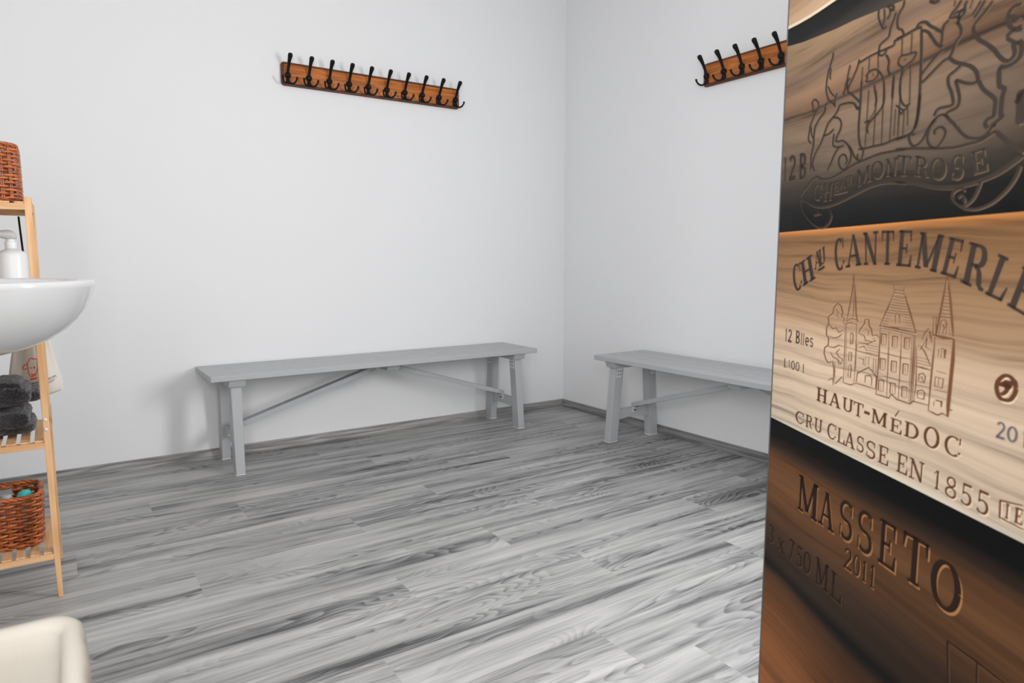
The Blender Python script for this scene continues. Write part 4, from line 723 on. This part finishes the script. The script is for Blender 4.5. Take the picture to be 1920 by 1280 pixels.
def poly_print(name, pts, mat, y=-.0006, t=.0006):
    b = MB(); b.prism([(u, 0, v) for u, v in pts], (0, y-t*0, 0), (0, y+t, 0)); return b.build(name, mat, panel)
K = 1.0
def c(r, g, b_, k=1.0): return tuple(x*k*K for x in sr(r, g, b_))
B1 = [(0.004, 1.3580), (.0447, 1.3543), (.0821, 1.3521), (.1173, 1.3513), (.1674, 1.3512), (.25, 1.348), (.40, 1.336), (.6, 1.318), (.8, 1.300), (PL-.004, 1.285)]
B2 = [(0.004, 1.3275), (.0646, 1.3171), (.1214, 1.3109), (.1687, 1.3056), (.2226, 1.3018), (.2719, 1.2961), (.3503, 1.2871), (.4036, 1.280), (.6, 1.258), (.8, 1.24), (PL-.004, 1.225)]
V3, V4, V5 = .9830, .6195, .326
K = .98
M_top = crate_mat('pale_crate_print', [(1.28, c(196, 168, 140)), (1.36, c(190, 158, 128)), (1.40, c(178, 142, 112)), (2.1, c(190, 160, 130))], 1.28, 2.1, seed=1, contrast=.2)
K = 1.0
M_gap = crate_mat('dark_gap_print', [(1.22, c(60, 52, 47)), (1.30, c(60, 54, 50)), (1.325, c(30, 29, 28)), (1.36, c(20, 21, 21))], 1.22, 1.37, seed=2)
K = .9
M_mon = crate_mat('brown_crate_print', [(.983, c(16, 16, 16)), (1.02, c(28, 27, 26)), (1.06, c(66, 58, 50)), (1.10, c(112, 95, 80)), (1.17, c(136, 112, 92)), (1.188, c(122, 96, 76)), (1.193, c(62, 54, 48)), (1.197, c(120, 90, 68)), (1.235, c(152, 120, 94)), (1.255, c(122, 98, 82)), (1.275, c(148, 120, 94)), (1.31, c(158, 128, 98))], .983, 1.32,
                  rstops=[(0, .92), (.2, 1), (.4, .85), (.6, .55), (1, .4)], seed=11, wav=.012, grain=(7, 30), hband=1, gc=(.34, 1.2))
K = .84
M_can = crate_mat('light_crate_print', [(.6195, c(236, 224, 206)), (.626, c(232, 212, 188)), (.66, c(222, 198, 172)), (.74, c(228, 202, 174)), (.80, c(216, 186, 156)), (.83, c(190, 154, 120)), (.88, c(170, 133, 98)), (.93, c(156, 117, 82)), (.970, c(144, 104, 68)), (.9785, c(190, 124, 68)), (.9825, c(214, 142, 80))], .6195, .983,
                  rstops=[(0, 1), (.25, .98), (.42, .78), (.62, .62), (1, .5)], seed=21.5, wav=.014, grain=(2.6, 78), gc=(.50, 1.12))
K = 1.0
K = .84
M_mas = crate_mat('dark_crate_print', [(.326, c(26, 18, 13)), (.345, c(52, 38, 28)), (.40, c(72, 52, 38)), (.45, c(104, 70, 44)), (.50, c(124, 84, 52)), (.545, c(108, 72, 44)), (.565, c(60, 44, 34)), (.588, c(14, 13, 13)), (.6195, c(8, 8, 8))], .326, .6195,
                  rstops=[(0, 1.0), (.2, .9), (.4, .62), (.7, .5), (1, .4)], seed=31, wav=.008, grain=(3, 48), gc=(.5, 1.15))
K = .88
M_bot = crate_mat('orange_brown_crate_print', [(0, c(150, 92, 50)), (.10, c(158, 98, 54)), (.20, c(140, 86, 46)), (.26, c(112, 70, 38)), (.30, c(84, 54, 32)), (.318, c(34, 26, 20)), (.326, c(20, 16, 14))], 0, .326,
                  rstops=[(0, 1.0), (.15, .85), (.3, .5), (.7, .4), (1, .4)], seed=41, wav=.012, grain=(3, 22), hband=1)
K = 1.0
poly_print('crate_front_print', [(.004, PH-.006)]+B1+[(PL-.004, PH-.006)], M_top)
poly_print('dark_gap_print', B1+B2[::-1], M_gap)
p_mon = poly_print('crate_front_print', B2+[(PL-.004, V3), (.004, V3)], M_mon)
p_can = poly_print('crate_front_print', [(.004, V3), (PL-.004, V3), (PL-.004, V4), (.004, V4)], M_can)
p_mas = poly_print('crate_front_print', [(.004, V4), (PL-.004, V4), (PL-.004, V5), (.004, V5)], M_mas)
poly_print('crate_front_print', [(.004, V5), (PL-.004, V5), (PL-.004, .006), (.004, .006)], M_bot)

# ---- lettering drawn stroke by stroke in a unit box
def arcpts(cx, cy, rx, ry, a0, a1, n=14):
    return [(cx+rx*math.cos(math.radians(a0+(a1-a0)*k/n)), cy+ry*math.sin(math.radians(a0+(a1-a0)*k/n))) for k in range(n+1)]
def rib(pts, wx, wy):      # wx = thickness where the stroke runs upright, wy = where it runs level
    L_, R_ = [], []; n = len(pts)
    for i, (x, y) in enumerate(pts):
        a = pts[max(i-1, 0)]; b_ = pts[min(i+1, n-1)]; dx, dy = b_[0]-a[0], b_[1]-a[1]; l = math.hypot(dx, dy) or 1
        nx, ny = -dy/l, dx/l; w_ = math.sqrt((nx*wx)**2+(ny*wy)**2)/2
        L_.append((x+nx*w_, y+ny*w_)); R_.append((x-nx*w_, y-ny*w_))
    return [[L_[i], L_[i+1], R_[i+1], R_[i]] for i in range(n-1)]
def bar(x0, y0, x1, y1): return [[(x0, y0), (x1, y0), (x1, y1), (x0, y1)]]
def dg(x0, y0, x1, y1, w_): return [[(x0-w_/2, y0), (x0+w_/2, y0), (x1+w_/2, y1), (x1-w_/2, y1)]]
def glyph(ch, serif=True, TH=.20, TN=.09, H=.07):
    g = []
    sv = H if serif else 0
    def stem(x, w_=TH, y0=0, y1=1, s0=True, s1=True, e=.11):
        r = bar(x-w_/2, y0, x+w_/2, y1)
        if serif and s0: r += bar(x-w_/2-e, y0, x+w_/2+e, y0+H)
        if serif and s1: r += bar(x-w_/2-e, y1-H, x+w_/2+e, y1)
        return r
    if not serif: TN = TH*.8; H = TH*.45
    if ch == 'H': g = stem(.22)+stem(.78)+bar(.22, .5-H/2, .78, .5+H/2)
    elif ch == 'I': g = stem(.5)
    elif ch == 'l': g = stem(.5, .5, 0, 1, False, False)
    elif ch == 'A':
        g = dg(.16, 0, .48, 1, TN)+dg(.84, 0, .5, 1, TH)+bar(.26, .30, .74, .30+H)
        if serif: g += bar(0, 0, .30, H)+bar(.64, 0, 1, H)+bar(.36, 1-H*.6, .60, 1)
    elif ch == 'U':
        g = rib([(.22, 1), (.22, .3)]+arcpts(.5, .3, .28, .24, 180, 360)+[(.78, 1)], TH*.9, H)
        if serif: g += bar(.02, 1-H, .42, 1)+bar(.62, 1-H, .96, 1)
    elif ch == 'N':
        g = bar(.18-TN/2, 0, .18+TN/2, 1)+bar(.84-TN/2, 0, .84+TN/2, 1)+dg(.16, 1, .84, 0, TH)
        if serif: g += bar(0, 0, .36, H)+bar(.66, 1-H, 1, 1)+bar(.0, 1-H, .22, 1)
    elif ch == 'M':
        g = bar(.13-TN/2, 0, .13+TN/2, 1)+bar(.86-TH*.45, 0, .86+TH*.45, 1)+dg(.15, 1, .5, .08, TH*.85)+dg(.84, 1, .5, .08, TN)
        if serif: g += bar(0, 0, .28, H)+bar(.70, 0, 1, H)+bar(0, 1-H, .2, 1)+bar(.80, 1-H, 1, 1)
    elif ch == 'T':
        g = stem(.5, s1=False)+bar(.02, 1-H, .98, 1)
        if serif: g += [[(.02, 1), (.02, .70), (.08, .70), (.15, 1)], [(.98, 1), (.98, .70), (.92, .70), (.85, 1)]]
    elif ch == 'E':
        g = stem(.26, s0=False, s1=False)+bar(.05, 0, .92, H)+bar(.05, 1-H, .90, 1)+bar(.26, .5-H/2, .64, .5+H/2)
        if serif: g += [[(.90, 1), (.90, .68), (.84, .68), (.76, 1)], [(.97, 0), (.97, .33), (.90, .33), (.78, 0)]]+bar(.60, .36, .67, .64)
    elif ch == 'L':
        g = stem(.28, s0=False)+bar(.05, 0, .92, H)
        if serif: g += [[(.97, 0), (.97, .36), (.90, .36), (.76, 0)]]
    elif ch in 'O0': g = rib(arcpts(.5, .5, .5-TH/2, .5-H/2, 0, 360, 26), TH, H)
    elif ch == 'C':
        g = rib(arcpts(.52, .5, .52-TH/2, .5-H/2, 52, 308, 22), TH, H)
        if serif: g += bar(.86, .66, .95, .99)+[[(.80, .28), (.97, .30), (.95, .22), (.84, .16)]]
    elif ch == 'S':
        g = rib(arcpts(.5, .73, .36, .27-H/2, 40, 270, 12)+arcpts(.5, .27, .37, .27-H/2+.0, 90, -140, 12), TH*.95, H*1.2)
        if serif: g += bar(.80, .68, .88, .97)+bar(.08, .04, .16, .34)
    elif ch in 'RB' or ch == 'D':
        g = stem(.25)
        if ch == 'D': g += rib([(.3, 1-H/2)]+arcpts(.45, .5, .45, .5-H/2, 90, -90, 16)+[(.3, H/2)], TH, H)
        else:
            g += rib([(.3, 1-H/2)]+arcpts(.52, .74, .28, .26-H/2, 90, -90, 12)+[(.3, .5)], TH, H)
            if ch == 'B': g += rib([(.3, .5)]+arcpts(.55, .26, .31, .26-H/2, 90, -90, 12)+[(.3, H/2)], TH, H)
            else: g += rib([(.45, .5), (.62, .46), (.70, .34), (.74, .16), (.82, .06), (.96, .06)], TH*.9, H)
    elif ch == '1':
        g = stem(.55, s1=False)+[[(.55, 1), (.45, 1), (.22, .80), (.24, .76)]]
    elif ch == '2':
        g = rib(arcpts(.48, .72, .32, .28-H/2, 165, -35, 12)+[(.2, .10), (.1, .04)], TH*.9, H)+bar(.08, 0, .92, H*1.4)
    elif ch == '3':
        g = rib(arcpts(.46, .75, .30, .25-H/2, 150, -90, 12), TH*.9, H)+rib(arcpts(.46, .26, .36, .26-H/2, 90, -150, 12), TH, H)
    elif ch == '5':
        g = bar(.22, .5, .22+TN, 1)+bar(.22, 1-H*1.6, .85, 1)+rib(arcpts(.46, .31, .36, .31-H/2, 135, -150, 14), TH, H)
    elif ch == '7': g = bar(.1, 1-H*1.5, .92, 1)+dg(.40, 0, .84, 1, TH)
    elif ch == '8': g = rib(arcpts(.5, .75, .30, .25-H/2, 0, 360, 18), TH*.8, H)+rib(arcpts(.5, .26, .38, .26-H/2, 0, 360, 18), TH*.9, H)
    elif ch == 'x': g = dg(.15, 1, .85, 0, TH)+dg(.85, 1, .15, 0, TN)+bar(0, 0, .3, H)+bar(.7, 0, 1, H)+bar(0, 1-H, .3, 1)+bar(.7, 1-H, 1, 1)
    elif ch == '-': g = bar(0, 0, 1, 1)
    elif ch == 'e': g = rib([(.16, .5), (.86, .5)]+arcpts(.5, .5, .36, .40, 0, 310, 16), TH, H*1.3)
    elif ch == 's': g = rib(arcpts(.5, .72, .32, .22, 30, 270, 10)+arcpts(.5, .28, .34, .22, 90, -150, 10), TH*.9, H*1.3)
    return g
def letters(mb, layers, y, off=(0, 0), **kw):
    for lay, ch, qd in ART_LETTERS:
        if lay not in layers: continue
        TL, TR, BR, BL = [(qd[i]/1000+off[0], qd[i+1]/1000+off[1]) for i in (0, 2, 4, 6)]
        for poly in glyph(ch, **kw):
            vs = []
            for x, yy in poly:
                u = (BL[0]*(1-x)+BR[0]*x)*(1-yy)+(TL[0]*(1-x)+TR[0]*x)*yy
                v = (BL[1]*(1-x)+BR[1]*x)*(1-yy)+(TL[1]*(1-x)+TR[1]*x)*yy
                vs.append((u, y, v))
            mb.add(vs, [tuple(range(len(vs)))])
def smooth_pts(P, k=4):
    if len(P) < 3: return P
    out = []
    for i in range(len(P)-1):
        p0, p1, p2, p3 = P[max(i-1, 0)], P[i], P[i+1], P[min(i+2, len(P)-1)]
        for j in range(k):
            u = j/k; out.append(tuple(.5*((2*b)+(c_-a)*u+(2*a-5*b+4*c_-d)*u*u+(3*b-a-3*c_+d)*u**3) for a, b, c_, d in zip(p0, p1, p2, p3)))
    out.append(P[-1]); return out
def lines(mb, layers, y, off=(0, 0), wk=1.0, an=1.7, sm=True):
    for lay, w_, pts in ART_LINES:
        if lay not in layers: continue
        P = [(pts[i]/1000+off[0], pts[i+1]/1000+off[1]) for i in range(0, len(pts), 2)]
        if sm: P = smooth_pts(P)
        w_ = w_*wk/1000; n = len(P); vs = []
        for i, (u, v) in enumerate(P):
            a = P[max(i-1, 0)]; b_ = P[min(i+1, n-1)]; du, dv = (b_[0]-a[0])/an, b_[1]-a[1]; l = math.hypot(du, dv) or 1
            tp = 1 if 0 < i < n-1 else .5
            nu, nv = -dv/l*w_/2*an*tp, du/l*w_/2*tp; vs += [(u+nu, y, v+nv), (u-nu, y, v-nv)]
        mb.add(vs, [(2*i, 2*i+1, 2*i+3, 2*i+2) for i in range(n-1)])
def ink(name, col, rough=.55): return plain(name, col, rough, .12)
i_dark = ink('dark_brand_ink', c(54, 44, 40)); i_burn = ink('burnt_brown_ink', c(84, 52, 34)); i_castle = ink('light_burnt_ink', c(106, 68, 46))
i_crest = ink('crest_ink', c(52, 44, 38)); i_mont = ink('ribbon_letter_ink', c(50, 43, 38)); i_blue = ink('grey_blue_ink', c(86, 88, 92)); i_mass = ink('deep_brown_ink', c(34, 22, 15))
i_hi = ink('pale_engraving_edge', c(96, 80, 64)); i_hib = ink('brown_engraving_edge', c(150, 104, 66)); i_hic = ink('cream_engraving_edge', c(206, 182, 156)); i_hid = ink('dim_engraving_edge', c(84, 60, 42))
def pb(name, mat, par): 
    return mb.build(name, mat, par)
Y1, Y2, Y3 = -.0009, -.0011, -.0013
HO = (.0022, -.0019)
def artwork(name, par, ink_m, hi_m, layers, hoff, hk, an=1.7, sm=True, hi_kw={}, **kw):
    mb = MB()
    if hi_m:
        mb.cur = 1; lines(mb, layers, Y1, hoff, hk, an, sm); letters(mb, layers, Y1, hoff, **{**kw, **hi_kw}); mb.cur = 0
    lines(mb, layers, Y2, an=an, sm=sm); letters(mb, layers, Y2, **kw)
    return mb.build(name, [ink_m, hi_m or ink_m], par)
artwork('crest_drawing', p_mon, i_crest, i_hi, ('crest',), HO, .6)
artwork('lettering', p_mon, i_mont, i_hi, ('mont',), (.0022, -.0022), .8, TH=.19, TN=.11, H=.08, hi_kw=dict(TH=.15, TN=.09, H=.06))
artwork('stamped_number', p_mon, i_dark, i_hi, ('stamp',), (.0015, -.0022), .8, serif=False, TH=.30)
artwork('stamped_mark', p_mon, i_dark, i_hi, ('mark',), (.0015, -.0022), .6)
for w_ in ('cant0', 'cant'): artwork('lettering', p_can, i_dark, None, (w_,), (0, 0), 1, TH=.25, TN=.10, H=.075)
artwork('lettering', p_can, i_burn, i_hic, ('burn',), (.0022, -.0022), .7, TH=.19, TN=.10, H=.075, hi_kw=dict(TH=.15, TN=.08, H=.06))
for w_ in ('burn2', 'cw0', 'cw1', 'cw2'): artwork('lettering', p_can, i_burn, i_hic, (w_,), (.0022, -.0022), .7, TH=.19, TN=.10, H=.075, hi_kw=dict(TH=.15, TN=.08, H=.06))
artwork('framed_letters', p_can, i_burn, i_hic, ('box',), (.0022, -.0022), .7, TH=.3, TN=.12, H=.10, sm=False)
artwork('round_symbol', p_can, i_burn, i_hic, ('symbol',), (.002, -.003), .5)
i_small = ink('small_print_ink', c(78, 64, 56))
artwork('small_lettering', p_can, i_small, None, ('small',), (0, 0), 1, serif=False, TH=.26)
artwork('small_lettering', p_can, i_small, None, ('small2',), (0, 0), 1, serif=False, TH=.20)
artwork('year_stamp', p_can, i_blue, None, ('ink',), (0, 0), 1, serif=False, TH=.24)
artwork('castle_drawing', p_can, i_castle, i_hic, ('castle',), (.0009, -.0012), .5, sm=False)
artwork('lettering', p_mas, i_mass, i_hib, ('mass',), (.0030, -.0030), 1, TH=.21, TN=.11, H=.07, hi_kw=dict(TH=.19, TN=.10, H=.06))
artwork('lettering', p_mas, i_mass, i_hib, ('mass2',), (.0022, -.0020), 1, TH=.21, TN=.11, H=.07, hi_kw=dict(TH=.18, TN=.09, H=.06))
for w_ in ('m0', 'm1', 'm2', 'm3'): artwork('lettering', p_mas, i_mass, i_hid, (w_,), (.0022, -.0020), 1, TH=.21, TN=.11, H=.07, hi_kw=dict(TH=.18, TN=.09, H=.06))
artwork('stamped_frame', p_mas, i_mass, i_hid, ('mbox',), (.0025, -.0025), .8, sm=False)
# bright cut edge of the topmost crate
mb = MB(); mb.loft([[(u, -.0009, v+.0001) for u, v in B1], [(u, -.0009, v+.0055) for u, v in B1]], closed=False, cap=False); mb.build('crate_edge_print', ink('cream_edge', c(226, 206, 178)), panel)
